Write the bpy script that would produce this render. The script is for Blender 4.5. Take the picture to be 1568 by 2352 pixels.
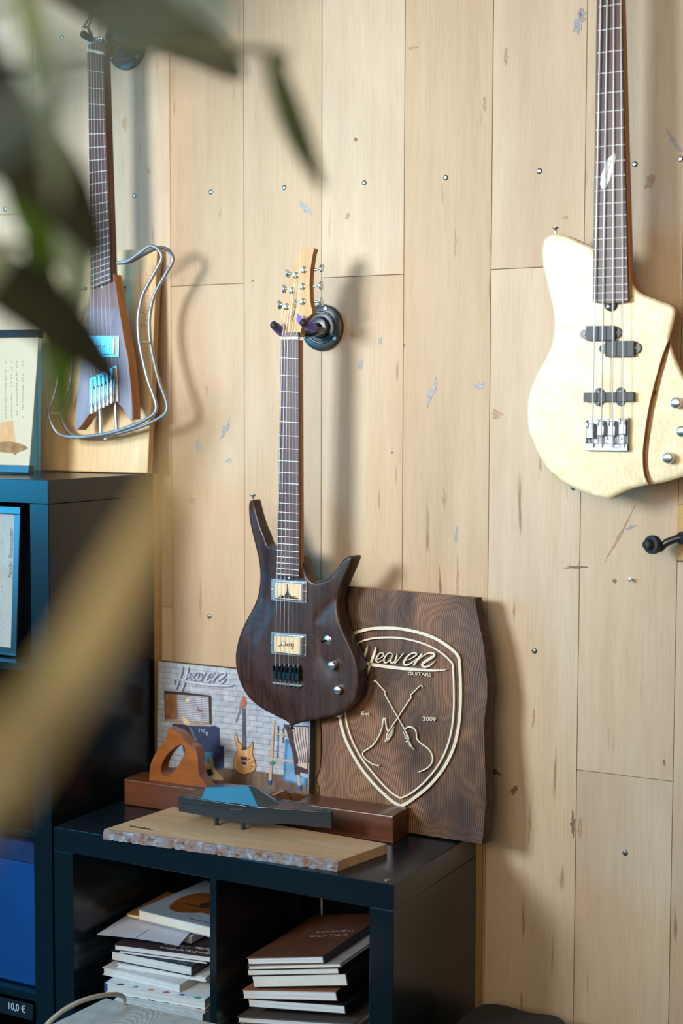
import bpy, math, random
from math import sin, cos, pi, sqrt, atan2, radians
from mathutils import Vector, Matrix, noise
from mathutils.geometry import delaunay_2d_cdt

for o in list(bpy.data.objects): bpy.data.objects.remove(o)
SC = bpy.context.scene
COL = SC.collection
R = random.Random(7)

# ------------------------------------------------------------------ camera
FPX = 3383.81
YAW, PITCH, ROLL = 0.4907, 0.0689, 0.0029
CAM = Vector((1.9524, -2.8144, 1.6585))
_d = Vector((-sin(YAW)*cos(PITCH), cos(YAW)*cos(PITCH), -sin(PITCH)))
_r = Vector((cos(YAW), sin(YAW), 0)); _u = _r.cross(_d)
_r, _u = cos(ROLL)*_r+sin(ROLL)*_u, -sin(ROLL)*_r+cos(ROLL)*_u
cd = bpy.data.cameras.new('camera'); cam = bpy.data.objects.new('camera', cd); COL.objects.link(cam)
M = Matrix.Identity(4)
for i in range(3): M[i][0] = _r[i]; M[i][1] = _u[i]; M[i][2] = -_d[i]; M[i][3] = CAM[i]
cam.matrix_world = M
cd.sensor_fit = 'VERTICAL'; cd.sensor_height = 36.0; cd.sensor_width = 24.0
cd.lens = FPX/2352*36.0
cd.clip_start = 0.02
cd.dof.use_dof = True; cd.dof.focus_distance = 3.02; cd.dof.aperture_fstop = 2.0
SC.camera = cam

# ------------------------------------------------------------------ light
SC.view_settings.view_transform = 'Standard'; SC.view_settings.look = 'None'
SC.view_settings.gamma = 1.0; SC.view_settings.use_curve_mapping = False
SC.view_settings.exposure = 0.0
W = bpy.data.worlds.new('sky'); SC.world = W; W.use_nodes = True
W.node_tree.nodes['Background'].inputs[0].default_value = (0.55, 0.72, 1.0, 1)
W.node_tree.nodes['Background'].inputs[1].default_value = 0.3
RX0, RX1, RY0, RY1, RZ1 = -2.3, 3.4, -3.5, 0.0, 3.0     # the room
def area(name, loc, target, sx, sy, power, color):
    l = bpy.data.lights.new(name, 'AREA'); l.shape = 'RECTANGLE'; l.size = sx; l.size_y = sy
    l.energy = power; l.color = color
    o = bpy.data.objects.new(name, l); COL.objects.link(o)
    o.location = loc
    o.rotation_euler = (Vector(target)-Vector(loc)).to_track_quat('-Z', 'Z').to_euler()
    return o
KEY_C = Vector((-0.55, RY0+0.03, 2.25)); KEY_W, KEY_H = 0.75, 0.8
BLU_C = Vector((RX0+0.03, -2.85, 1.70)); BLU_W, BLU_H = 0.85, 1.5
kl = area('window_daylight_key', KEY_C, (0.28, 0, 1.78), KEY_W, KEY_H, 22, (0.86, 0.945, 1.0)); kl.data.spread = radians(70)
area('window_daylight_blue', BLU_C, BLU_C+Vector((1, 0, 0)), BLU_W, BLU_H, 66, (0.03, 0.52, 1.0))
FIL_C = Vector((1.25, RY0+0.03, 2.1)); FIL_W, FIL_H = 2.0, 1.1
fl = area('added_soft_fill', FIL_C, (0.70, 0, 2.15), FIL_W, FIL_H, 17, (1.0, 0.80, 0.56)); fl.data.spread = radians(100)  # added fill source, no known window; warms and softens the shadows
TOP_C = Vector((-1.15, -1.0, RZ1-0.03)); TOP_W = 0.9
area('added_blue_top_light', TOP_C, TOP_C-Vector((0, 0, 1)), TOP_W, TOP_W, 16, (0.06, 0.55, 1.0))  # added blue source overhead, placed for the yacht cabin's reflection
CEIL_C = Vector((0.9, -2.2, RZ1-0.12))
area('added_warm_fill', CEIL_C-Vector((0, 0, .05)), CEIL_C-Vector((0, 0, 1)), 1.1, 0.5, 5, (1.0, 0.74, 0.46))  # added unseen lamp for warm ambient fill

# ------------------------------------------------------------------ pixels to places
def ray(x, y): return _d+_r*((x-784)/FPX)-_u*((y-1176)/FPX)
def at(x, y, Y):
    v = ray(x, y); return CAM+v*((Y-CAM.y)/v.y)
def atZ(x, y, z):
    v = ray(x, y); return CAM+v*((z-CAM.z)/v.z)
def atD(x, y, dist): return CAM+ray(x, y)*dist

class Frame:
    """local x = right along the thing, y = up, z = out towards the room"""
    def __init__(s, O, tilt=0.0, spin=0.0):
        s.O = Vector(O)
        rot = Matrix.Rotation(spin, 3, 'Z')
        s.U = rot @ Vector((1, 0, 0))
        s.V = rot @ Vector((0, sin(tilt), cos(tilt)))
        s.N = s.U.cross(s.V)
    def mat(s):
        m = Matrix.Identity(4)
        for i in range(3): m[i][0] = s.U[i]; m[i][1] = s.V[i]; m[i][2] = s.N[i]; m[i][3] = s.O[i]
        return m
    def px(s, x, y, w=0.0):
        v = ray(x, y); o = s.O+s.N*w
        t = (o-CAM).dot(s.N)/v.dot(s.N); p = CAM+v*t-s.O
        return (p.dot(s.U), p.dot(s.V))
    def px3(s, x, y, w=0.0): a = s.px(x, y, w); return Vector((a[0], a[1], w))
    def pts(s, pl, w=0.0): return [s.px(p[0], p[1], w) for p in pl]
def Z(ox, oy, k, pl): return [(ox+p[0]/k, oy+p[1]/k)+tuple(p[2:]) for p in pl]

# ------------------------------------------------------------------ mesh helpers
def catmull(pts, n=6, closed=True):
    out = []; N = len(pts); pts = [Vector(p) for p in pts]
    rng = range(N) if closed else range(N-1)
    for i in rng:
        if closed: p0, p1, p2, p3 = pts[i-1], pts[i], pts[(i+1) % N], pts[(i+2) % N]
        else: p0, p1, p2, p3 = pts[max(i-1, 0)], pts[i], pts[i+1], pts[min(i+2, N-1)]
        for k in range(n):
            t = k/n
            out.append(0.5*((2*p1)+(p2-p0)*t+(2*p0-5*p1+4*p2-p3)*t*t+(3*p1-p0-3*p2+p3)*t**3))
    if not closed: out.append(pts[-1])
    return [tuple(v) for v in out]
def area2(pl): return sum(pl[i-1][0]*pl[i][1]-pl[i][0]*pl[i-1][1] for i in range(len(pl)))/2
def ccw(pl): return list(pl) if area2(pl) > 0 else list(reversed(pl))
def inside(p, poly):
    x, y = p[0], p[1]; c = False; j = len(poly)-1
    for i in range(len(poly)):
        a, b = poly[i], poly[j]
        if (a[1] > y) != (b[1] > y) and x < (b[0]-a[0])*(y-a[1])/(b[1]-a[1])+a[0]: c = not c
        j = i
    return c
def segd(p, a, b):
    ax, ay = a[0], a[1]; dx, dy = b[0]-ax, b[1]-ay; l = dx*dx+dy*dy
    t = 0 if l == 0 else max(0, min(1, ((p[0]-ax)*dx+(p[1]-ay)*dy)/l))
    return math.hypot(p[0]-ax-t*dx, p[1]-ay-t*dy)
def pathd(p, pl, closed=False):
    rng = range(len(pl)) if closed else range(1, len(pl))
    return min(segd(p, pl[i-1], pl[i]) for i in rng)
def resample(pl, step, closed=True):
    out = []; n = len(pl)
    for i in range(n if closed else n-1):
        a, b = pl[i], pl[(i+1) % n]; L = math.hypot(b[0]-a[0], b[1]-a[1]); k = max(1, int(round(L/step)))
        for j in range(k): out.append((a[0]+(b[0]-a[0])*j/k, a[1]+(b[1]-a[1])*j/k))
    if not closed: out.append(pl[-1])
    return out
def inset(pl, d):
    """move a counter-clockwise outline inwards by d"""
    out = []; n = len(pl)
    for i in range(n):
        a, b, c = Vector(pl[i-1][:2]), Vector(pl[i][:2]), Vector(pl[(i+1) % n][:2])
        e1 = (b-a); e2 = (c-b)
        if e1.length < 1e-9 or e2.length < 1e-9: out.append(tuple(b)); continue
        n1 = Vector((-e1.y, e1.x)).normalized(); n2 = Vector((-e2.y, e2.x)).normalized()
        m = n1+n2
        if m.length < 1e-6: m = n1
        m.normalize(); k = max(0.5, m.dot(n1)); out.append(tuple(b+m*(d/k)))
    return out
def triangulate(outer, holes=(), extra=(), lines=()):
    vs = []; es = []
    def loop(pl, closed=True):
        s = len(vs); vs.extend(Vector(p[:2]) for p in pl)
        for i in range(len(pl)-(0 if closed else 1)): es.append((s+i, s+(i+1) % len(pl)))
    loop(outer)
    for h in holes: loop(h)
    for l in lines: loop(l, False)
    vs.extend(Vector(p[:2]) for p in extra)
    V, E, F, ov, oe, of = delaunay_2d_cdt(vs, es, [], 0, 1e-7)
    out = []
    for f in F:
        c = (sum(V[i].x for i in f)/len(f), sum(V[i].y for i in f)/len(f))
        if inside(c, outer) and not any(inside(c, h) for h in holes): out.append(f)
    return V, out

class MB:
    def __init__(s): s.v = []; s.f = []; s.sm = 22
    def add(s, vs, fs):
        n = len(s.v)
        s.v.extend([tuple(v) for v in vs]); s.f.extend([tuple(i+n for i in f) for f in fs]); return s
    def prism(s, outline, w0, w1, holes=(), bevel=0.0, back=True):
        o = ccw(outline); hs = [list(reversed(ccw(h))) for h in holes]
        rings = [[(p[0], p[1], w0) for p in o]]
        top = o
        if bevel > 0:
            top = inset(o, bevel)
            rings.append([(p[0], p[1], w1-bevel) for p in o])
            mid = inset(o, bevel*0.3); rings.append([(p[0], p[1], w1-bevel*0.3) for p in mid])
        rings.append([(p[0], p[1], w1) for p in top])
        n = len(o); vs = []; fs = []
        for r in rings: vs.extend(r)
        for k in range(len(rings)-1):
            for i in range(n):
                j = (i+1) % n; fs.append((k*n+i, k*n+j, (k+1)*n+j, (k+1)*n+i))
        s.add(vs, fs)
        for h in hs:
            m = len(h); s.add([(p[0], p[1], w0) for p in h]+[(p[0], p[1], w1) for p in h],
                              [(i, (i+1) % m, m+(i+1) % m, m+i) for i in range(m)])
        V, F = triangulate(top, hs); s.add([(v.x, v.y, w1) for v in V], F)
        if back:
            V, F = triangulate(o, hs); s.add([(v.x, v.y, w0) for v in V], [tuple(reversed(f)) for f in F])
        return s
    def relief(s, outline, h, step, back, lines=(), edge=None, rim=()):
        """a solid whose front follows height h(u, v)"""
        o = ccw(resample(outline, edge or step))
        x0 = min(p[0] for p in o); x1 = max(p[0] for p in o); y0 = min(p[1] for p in o); y1 = max(p[1] for p in o)
        ex = []; r = 0; y = y0+step*0.5
        while y < y1:
            x = x0+(step*0.5 if r % 2 else 0)
            while x < x1:
                if inside((x, y), o) and pathd((x, y), o, True) > max(step*0.45, rim[-1]*1.25 if rim else 0): ex.append((x, y))
                x += step
            y += step*0.87; r += 1
        lines = list(lines)
        for rd in rim:
            q = inset(o, rd); lines.append(q+[q[0]])
        V, F = triangulate(o, (), ex, lines)
        s.add([(v.x, v.y, h(v.x, v.y)) for v in V], F)
        n = len(o)
        s.add([(p[0], p[1], h(p[0], p[1])) for p in o]+[(p[0], p[1], back) for p in o],
              [(n+i, n+(i+1) % n, (i+1) % n, i) for i in range(n)])
        V, F = triangulate(o); s.add([(v.x, v.y, back) for v in V], [tuple(reversed(f)) for f in F])
        return s
    def box(s, x0, x1, y0, y1, z0, z1, b=0.0):
        if b <= 0:
            return s.add([(x0,y0,z0),(x1,y0,z0),(x1,y1,z0),(x0,y1,z0),(x0,y0,z1),(x1,y0,z1),(x1,y1,z1),(x0,y1,z1)],
                         [(0,3,2,1),(4,5,6,7),(0,1,5,4),(1,2,6,5),(2,3,7,6),(3,0,4,7)])
        n = len(s.v); vs = []
        for sx in (0, 1):
            for sy in (0, 1):
                for sz in (0, 1):
                    X = (x0, x1)[sx]; Y = (y0, y1)[sy]; Zz = (z0, z1)[sz]
                    ix = b if sx == 0 else -b; iy = b if sy == 0 else -b; iz = b if sz == 0 else -b
                    vs += [(X, Y+iy, Zz+iz), (X+ix, Y, Zz+iz), (X+ix, Y+iy, Zz)]
        def v(sx, sy, sz, a): return (sx*4+sy*2+sz)*3+a
        fs = []
        for q in (0, 1):
            fs.append([v(q,0,0,0), v(q,1,0,0), v(q,1,1,0), v(q,0,1,0)] if q else [v(q,0,0,0), v(q,0,1,0), v(q,1,1,0), v(q,1,0,0)])
            fs.append([v(0,q,0,1), v(0,q,1,1), v(1,q,1,1), v(1,q,0,1)] if q else [v(0,q,0,1), v(1,q,0,1), v(1,q,1,1), v(0,q,1,1)])
            fs.append([v(0,0,q,2), v(1,0,q,2), v(1,1,q,2), v(0,1,q,2)] if q else [v(0,0,q,2), v(0,1,q,2), v(1,1,q,2), v(1,0,q,2)])
        for a in (0, 1):
            for c in (0, 1):
                fs.append([v(a,c,0,0), v(a,c,1,0), v(a,c,1,1), v(a,c,0,1)])
                fs.append([v(a,0,c,0), v(a,1,c,0), v(a,1,c,2), v(a,0,c,2)])
                fs.append([v(0,a,c,1), v(1,a,c,1), v(1,a,c,2), v(0,a,c,2)])
                for e in (0, 1): fs.append([v(a,c,e,0), v(a,c,e,1), v(a,c,e,2)])
        ctr = Vector(((x0+x1)/2, (y0+y1)/2, (z0+z1)/2)); out = []
        for f in fs:
            P = [Vector(vs[i]) for i in f]; nn = (P[1]-P[0]).cross(P[2]-P[0]); m = sum(P, Vector())/len(P)-ctr
            out.append(f if nn.dot(m) >= 0 else list(reversed(f)))
        return s.add(vs, out)
    def tube(s, path, r, n=8, closed=False, cap=True):
        s.sm = 62
        P = [Vector(p) for p in path]; N = len(P)
        rad = r if isinstance(r, (list, tuple)) else [r]*N
        T = []
        for i in range(N):
            if closed: t = P[(i+1) % N]-P[i-1]
            else: t = P[min(i+1, N-1)]-P[max(i-1, 0)]
            T.append(t.normalized())
        a = Vector((0, 0, 1)) if abs(T[0].z) < 0.9 else Vector((1, 0, 0))
        q = (a-T[0]*a.dot(T[0])).normalized(); vs = []
        for i in range(N):
            q = (q-T[i]*q.dot(T[i])).normalized(); b = T[i].cross(q)
            for k in range(n):
                an = 2*pi*k/n; vs.append(P[i]+(q*cos(an)+b*sin(an))*rad[i])
        fs = []
        for i in range(N if closed else N-1):
            j = (i+1) % N
            for k in range(n): fs.append((i*n+k, i*n+(k+1) % n, j*n+(k+1) % n, j*n+k))
        if cap and not closed: fs.append(tuple(reversed(range(n)))); fs.append(tuple((N-1)*n+k for k in range(n)))
        return s.add(vs, fs)
    def lathe(s, prof, c=(0, 0, 0), ax=(0, 0, 1), n=24):
        s.sm = max(s.sm, 38)
        """prof: (radius, height along ax) from bottom to top"""
        A = Vector(ax).normalized(); a = Vector((0, 0, 1)) if abs(A.z) < 0.9 else Vector((1, 0, 0))
        q = (a-A*a.dot(A)).normalized(); b = A.cross(q); c = Vector(c); vs = []; fs = []
        for (r, h) in prof:
            for k in range(n):
                an = 2*pi*k/n; vs.append(c+A*h+(q*cos(an)+b*sin(an))*max(r, 1e-5))
        for i in range(len(prof)-1):
            for k in range(n): fs.append((i*n+k, i*n+(k+1) % n, (i+1)*n+(k+1) % n, (i+1)*n+k))
        fs.append(tuple(reversed(range(n)))); fs.append(tuple((len(prof)-1)*n+k for k in range(n)))
        return s.add(vs, fs)
    def ribbon(s, pts, wid, w0, w1, closed=False):
        """flat stroke along 2D points; wid: one width or a list"""
        P = [Vector(p[:2]) for p in pts]; N = len(P)
        wd = wid if isinstance(wid, (list, tuple)) else [wid]*N
        L = []; Rr = []
        for i in range(N):
            if closed: a, c = P[i-1], P[(i+1) % N]
            else: a, c = P[max(i-1, 0)], P[min(i+1, N-1)]
            t = (c-a); t = t.normalized() if t.length > 1e-9 else Vector((1, 0))
            nn = Vector((-t.y, t.x))*wd[i]*0.5
            L.append(P[i]+nn); Rr.append(P[i]-nn)
        vs = []
        for i in range(N): vs += [(L[i].x, L[i].y, w0), (Rr[i].x, Rr[i].y, w0), (Rr[i].x, Rr[i].y, w1), (L[i].x, L[i].y, w1)]
        fs = []
        for i in range(N if closed else N-1):
            j = (i+1) % N
            for k in range(4): fs.append((i*4+k, i*4+(k+1) % 4, j*4+(k+1) % 4, j*4+k))
        if not closed: fs += [(3, 2, 1, 0), tuple((N-1)*4+k for k in range(4))]
        return s.add(vs, fs)
    def warp(s, fn): s.v = [tuple(fn(*v)) for v in s.v]; return s
    def build(s, name, material, parent=None, smooth=None, fix=True):
        if smooth is None: smooth = s.sm
        me = bpy.data.meshes.new(name); me.from_pydata(s.v, [], s.f); me.update()
        import bmesh
        bm = bmesh.new(); bm.from_mesh(me)
        bmesh.ops.remove_doubles(bm, verts=bm.verts, dist=1e-5)
        if fix: bmesh.ops.recalc_face_normals(bm, faces=bm.faces)
        bm.to_mesh(me); bm.free()
        if smooth:
            me.polygons.foreach_set('use_smooth', [True]*len(me.polygons)); me.set_sharp_from_angle(angle=radians(smooth))
        o = bpy.data.objects.new(name, me); COL.objects.link(o)
        me.materials.append(material)
        if parent: o.parent = parent
        return o
def root(name, label, cat, frame=None, loc=None, group=None):
    o = bpy.data.objects.new(name, None); COL.objects.link(o); o.empty_display_size = 0.05
    if frame: o.matrix_world = frame.mat()
    if loc: o.location = loc
    tag(o, label, cat, group); return o
def tag(o, label=None, cat=None, group=None, kind=None):
    if label: o['label'] = label
    if cat: o['category'] = cat
    if group: o['group'] = group
    if kind: o['kind'] = kind
    return o
def copy_part(o, parent, loc=None, offset=None):
    c = o.copy(); COL.objects.link(c); c.parent = parent
    if loc is not None: c.location = loc
    return c
def text_mb(txt, size, x=0, y=0, w0=0, w1=0.001, shear=0.0, align='LEFT', spacing=1.0):
    cu = bpy.data.curves.new('lettering', 'FONT'); cu.body = txt; cu.size = size; cu.shear = shear
    cu.align_x = align; cu.resolution_u = 3; cu.extrude = (w1-w0)/2; cu.space_character = spacing
    o = bpy.data.objects.new('lettering', cu); COL.objects.link(o)
    dg = bpy.context.evaluated_depsgraph_get(); me = bpy.data.meshes.new_from_object(o.evaluated_get(dg))
    m = MB(); m.add([(v.co.x+x, v.co.y+y, v.co.z+(w0+w1)/2) for v in me.vertices], [tuple(p.vertices) for p in me.polygons])
    bpy.data.objects.remove(o); bpy.data.curves.remove(cu); bpy.data.meshes.remove(me)
    return m

# ------------------------------------------------------------------ materials
def srgb(r, g, b):
    f = lambda c: (c/255/12.92) if c/255 <= 0.04045 else ((c/255+0.055)/1.055)**2.4
    return (f(r), f(g), f(b), 1)
class NT:
    def __init__(s, name):
        s.m = bpy.data.materials.new(name); s.m.use_nodes = True; s.t = s.m.node_tree
        s.b = s.t.nodes['Principled BSDF']
    def n(s, ty, **kw):
        nd = s.t.nodes.new(ty)
        for k, v in kw.items(): setattr(nd, k, v)
        return nd
    def l(s, a, b): s.t.links.new(a, b)
    def setb(s, **kw):
        names = {'rough': 'Roughness', 'metal': 'Metallic', 'spec': 'Specular IOR Level', 'coat': 'Coat Weight', 'coatr': 'Coat Roughness', 'trans': 'Transmission Weight'}
        for k, v in kw.items(): s.b.inputs[names[k]].default_value = v
    def coords(s, scale, rand=0.0, rot=(0, 0, 0)):
        tc = s.n('ShaderNodeTexCoord'); mp = s.n('ShaderNodeMapping'); mp.inputs['Scale'].default_value = scale; mp.inputs['Rotation'].default_value = rot
        src = tc.outputs['Object']
        if rand:
            oi = s.n('ShaderNodeObjectInfo'); ml = s.n('ShaderNodeMath', operation='MULTIPLY'); ml.inputs[1].default_value = rand
            s.l(oi.outputs['Random'], ml.inputs[0]); ad = s.n('ShaderNodeVectorMath', operation='ADD')
            s.l(src, ad.inputs[0]); s.l(ml.outputs[0], ad.inputs[1]); src = ad.outputs[0]
        s.l(src, mp.inputs['Vector']); return mp.outputs[0]
    def noise(s, vec, scale, detail=3, rough=0.5, dist=0.0):
        nz = s.n('ShaderNodeTexNoise'); nz.inputs['Scale'].default_value = scale; nz.inputs['Detail'].default_value = detail
        nz.inputs['Roughness'].default_value = rough; nz.inputs['Distortion'].default_value = dist
        s.l(vec, nz.inputs['Vector']); return nz.outputs['Fac']
    def ramp(s, fac, stops):
        r = s.n('ShaderNodeValToRGB'); e = r.color_ramp.elements
        while len(e) > 1: e.remove(e[-1])
        e[0].position, e[0].color = stops[0]
        for p, c in stops[1:]:
            q = e.new(p); q.color = c
        s.l(fac, r.inputs['Fac']); return r.outputs['Color']
    def mix(s, a, b, fac, mode='MIX'):
        m = s.n('ShaderNodeMix', data_type='RGBA', blend_type=mode)
        if isinstance(fac, (int, float)): m.inputs['Factor'].default_value = fac
        else: s.l(fac, m.inputs['Factor'])
        for i, x in ((6, a), (7, b)):
            if isinstance(x, tuple): m.inputs[i].default_value = x
            else: s.l(x, m.inputs[i])
        return m.outputs[2]
    def bump(s, h, strength, dist=0.001):
        b = s.n('ShaderNodeBump'); b.inputs['Strength'].default_value = strength; b.inputs['Distance'].default_value = dist
        s.l(h, b.inputs['Height']); s.l(b.outputs[0], s.b.inputs['Normal'])
    def color(s, c):
        if isinstance(c, tuple): s.b.inputs['Base Color'].default_value = c
        else: s.l(c, s.b.inputs['Base Color'])
def plain(name, c, rough=0.5, metal=0.0, var=0.12, scale=40, spec=0.5, bump=0.0, coat=0.0):
    t = NT(name); v = t.coords((1, 1, 1)); nz = t.noise(v, scale, 4)
    lo = tuple(x*(1-var) for x in c[:3])+(1,); hi = tuple(min(1, x*(1+var)) for x in c[:3])+(1,)
    t.color(t.ramp(nz, [(0.3, lo), (0.7, hi)])); t.setb(rough=rough, metal=metal, spec=spec, coat=coat)
    if bump: t.bump(nz, bump, 0.0008)
    return t.m
def wood(name, cols, grain=(40, 2.2, 40), rings=0.0, rough=0.5, rand=0.0, fine=(260, 8, 260), bump=0.15, coat=0.0, spec=0.4, dist=0.6, ring_scale=(9, 1.3, 9), bd=0.0004):
    """grain runs along the axis with the small scale"""
    t = NT(name); v = t.coords(grain, rand); a = t.noise(v, 1.0, 4, 0.55, dist)
    vf = t.coords(fine, rand); f = t.noise(vf, 1.0, 3, 0.6)
    col = t.ramp(a, [(0.25, cols[0]), (0.5, cols[1]), (0.75, cols[2])])
    if rings:
        vr = t.coords(ring_scale, rand); rn = t.noise(vr, 1.0, 1.5, 0.4, 0.2)
        mm = t.n('ShaderNodeMath', operation='MULTIPLY'); mm.inputs[1].default_value = 22.0; t.l(rn, mm.inputs[0])
        fr = t.n('ShaderNodeMath', operation='FRACT'); t.l(mm.outputs[0], fr.inputs[0])
        rc = t.ramp(fr.outputs[0], [(0.0, (1, 1, 1, 1)), (0.55, (0.9, 0.9, 0.9, 1)), (0.9, (0.55, 0.5, 0.45, 1)), (1.0, (1, 1, 1, 1))])
        col = t.mix(col, rc, rings, 'MULTIPLY')
    fc = t.ramp(f, [(0.35, (0.72, 0.70, 0.68, 1)), (0.6, (1, 1, 1, 1))])
    col = t.mix(col, fc, 0.55, 'MULTIPLY')
    t.color(col); t.setb(rough=rough, coat=coat, spec=spec)
    if bump: t.bump(f, bump, bd)
    return t.m
# ------------------------------------------------------------------ the setting
def oak_plank():
    t = NT('pale_oak_plank')
    v = t.coords((26, 26, 1.5), 37.0); a = t.noise(v, 1.0, 4, 0.55, 0.8)
    vb = t.coords((5, 5, 0.9), 53.0); b = t.noise(vb, 1.0, 3, 0.5, 0.4)
    vf = t.coords((330, 330, 14), 11.0); f = t.noise(vf, 1.0, 3, 0.6)
    col = t.ramp(a, [(0.25, srgb(215, 192, 163)), (0.5, srgb(219, 198, 170)), (0.75, srgb(223, 204, 177))])
    tint = t.ramp(b, [(0.3, srgb(222, 208, 200)), (0.55, (1, 1, 1, 1)), (0.8, srgb(250, 238, 216))])
    col = t.mix(col, tint, 0.6, 'MULTIPLY')
    oi = t.n('ShaderNodeObjectInfo'); ob = t.ramp(oi.outputs['Random'], [(0.0, srgb(238, 228, 216)), (1.0, (1, 1, 1, 1))])
    col = t.mix(col, ob, 1.0, 'MULTIPLY')
    # thin dark checks and pores running along the grain
    vs = t.coords((60, 60, 5.5), 91.0); sp = t.noise(vs, 1.0, 2, 0.5)
    spc = t.ramp(sp, [(0.70, (1, 1, 1, 1)), (0.78, srgb(170, 140, 112))])
    col = t.mix(col, spc, 0.7, 'MULTIPLY')
    fc = t.ramp(f, [(0.3, srgb(232, 228, 222)), (0.6, (1, 1, 1, 1))])
    col = t.mix(col, fc, 0.5, 'MULTIPLY')
    t.color(col); t.setb(rough=0.55, spec=0.35); t.bump(f, 0.12, 0.0004)
    return t.m
OAK = oak_plank()
PLASTER = plain('off_white_plaster', srgb(140, 134, 126), 0.9, var=0.03, scale=6)
CEILM = plain('white_ceiling_paint', srgb(150, 146, 140), 0.9, var=0.02)
FLOORM = wood('dark_floor_boards', [srgb(78, 74, 72), srgb(94, 90, 88), srgb(112, 106, 102)], (2.0, 30, 30), rough=0.5)
BLACKLAM = plain('blue_sheen_black_laminate', (0.003, 0.009, 0.014, 1), 0.25, var=0.25, scale=160, spec=0.45, bump=0.03)  # near-black laminate; blue front reflections are partly put into the base colour
BATTEN = wood('pine_batten', [srgb(190, 146, 88), srgb(205, 162, 104), srgb(216, 178, 122)], (30, 30, 2), rough=0.6)
STEEL = plain('zinc_screw_metal', srgb(190, 194, 196), 0.28, 1.0, var=0.1)
DARKGAP = plain('dark_seam_board', srgb(92, 66, 44), 0.9)
LAMPM = plain('fill_lamp_housing', srgb(230, 228, 222), 0.4, var=0.02)

WINF = plain('white_window_paint', srgb(235, 235, 230), 0.4, var=0.02)
def struct(o): o['kind'] = 'structure'; return o
struct(MB().box(RX0, RX1, RY0, RY1+.05, -0.05, 0).build('floor', FLOORM, smooth=0))
sx0, sx1, sy0, sy1 = TOP_C.x-TOP_W/2-.02, TOP_C.x+TOP_W/2+.02, TOP_C.y-TOP_W/2-.02, TOP_C.y+TOP_W/2+.02
struct(MB().box(RX0, sx0, RY0, RY1+.05, RZ1, RZ1+.05).box(sx1, RX1, RY0, RY1+.05, RZ1, RZ1+.05).box(sx0, sx1, RY0, sy0, RZ1, RZ1+.05).box(sx0, sx1, sy1, RY1+.05, RZ1, RZ1+.05).build('ceiling', CEILM, smooth=0))
struct(MB().box(sx0-.04, sx0, sy0-.04, sy1+.04, RZ1-.02, RZ1+.02).box(sx1, sx1+.04, sy0-.04, sy1+.04, RZ1-.02, RZ1+.02).box(sx0, sx1, sy0-.04, sy0, RZ1-.02, RZ1+.02).box(sx0, sx1, sy1, sy1+.04, RZ1-.02, RZ1+.02).build('top_light_frame', WINF, smooth=0))  # frame around the added overhead light
def wall_with_hole(name, fixed, a0, a1, hs, axis):
    """plaster wall with window openings h = (a, a, z, z)"""
    m = MB(); parts = []; e = a0
    for h in hs:
        parts += [(e, h[0], 0, RZ1), (h[0], h[1], 0, h[2]), (h[0], h[1], h[3], RZ1)]; e = h[1]
    parts.append((e, a1, 0, RZ1))
    for (p, q, r, s) in parts:
        if axis == 'x': m.box(p, q, fixed[0], fixed[1], r, s)
        else: m.box(fixed[0], fixed[1], p, q, r, s)
    return struct(m.build(name, PLASTER, smooth=0))
fh = (FIL_C.x-FIL_W/2-.02, FIL_C.x+FIL_W/2+.02, FIL_C.z-FIL_H/2-.02, FIL_C.z+FIL_H/2+.02)
kh = (KEY_C.x-KEY_W/2-.02, KEY_C.x+KEY_W/2+.02, KEY_C.z-KEY_H/2-.02, KEY_C.z+KEY_H/2+.02)
bh = (BLU_C.y-BLU_W/2-.02, BLU_C.y+BLU_W/2+.02, BLU_C.z-BLU_H/2-.02, BLU_C.z+BLU_H/2+.02)
wall_with_hole('wall_front', (RY0-.12, RY0), RX0, RX1, [kh, fh], 'x')
wall_with_hole('wall_left', (RX0-.12, RX0), RY0, RY1+.05, [bh], 'y')
struct(MB().box(RX1, RX1+.1, RY0, RY1+.05, 0, RZ1).build('wall_right', PLASTER, smooth=0))
def front_frame(nm, h):
    return struct(MB().box(h[0]-.05, h[1]+.05, RY0-.02, RY0+.02, h[2]-.05, h[2]).box(h[0]-.05, h[1]+.05, RY0-.02, RY0+.02, h[3], h[3]+.05)
       .box(h[0]-.05, h[0], RY0-.02, RY0+.02, h[2], h[3]).box(h[1], h[1]+.05, RY0-.02, RY0+.02, h[2], h[3]).build(nm, WINF, smooth=0))
front_frame('window_1', kh); front_frame('fill_light_frame', fh)  # second frame surrounds the added fill source
w = struct(MB().box(RX0-.02, RX0+.02, bh[0]-.05, bh[1]+.05, bh[2]-.05, bh[2]).box(RX0-.02, RX0+.02, bh[0]-.05, bh[1]+.05, bh[3], bh[3]+.05)
       .box(RX0-.02, RX0+.02, bh[0]-.05, bh[0], bh[2], bh[3]).box(RX0-.02, RX0+.02, bh[1], bh[1]+.05, bh[2], bh[3]).build('window_2', WINF, smooth=0))
lamp = MB().box(CEIL_C.x-.6, CEIL_C.x+.6, CEIL_C.y-.28, CEIL_C.y+.28, RZ1-.14, RZ1-.001, .01).build('added_lamp_panel', LAMPM)  # housing made up for the added warm fill
tag(lamp, 'added white lamp panel on the ceiling for warm fill, out of view', 'lamp')

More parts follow.
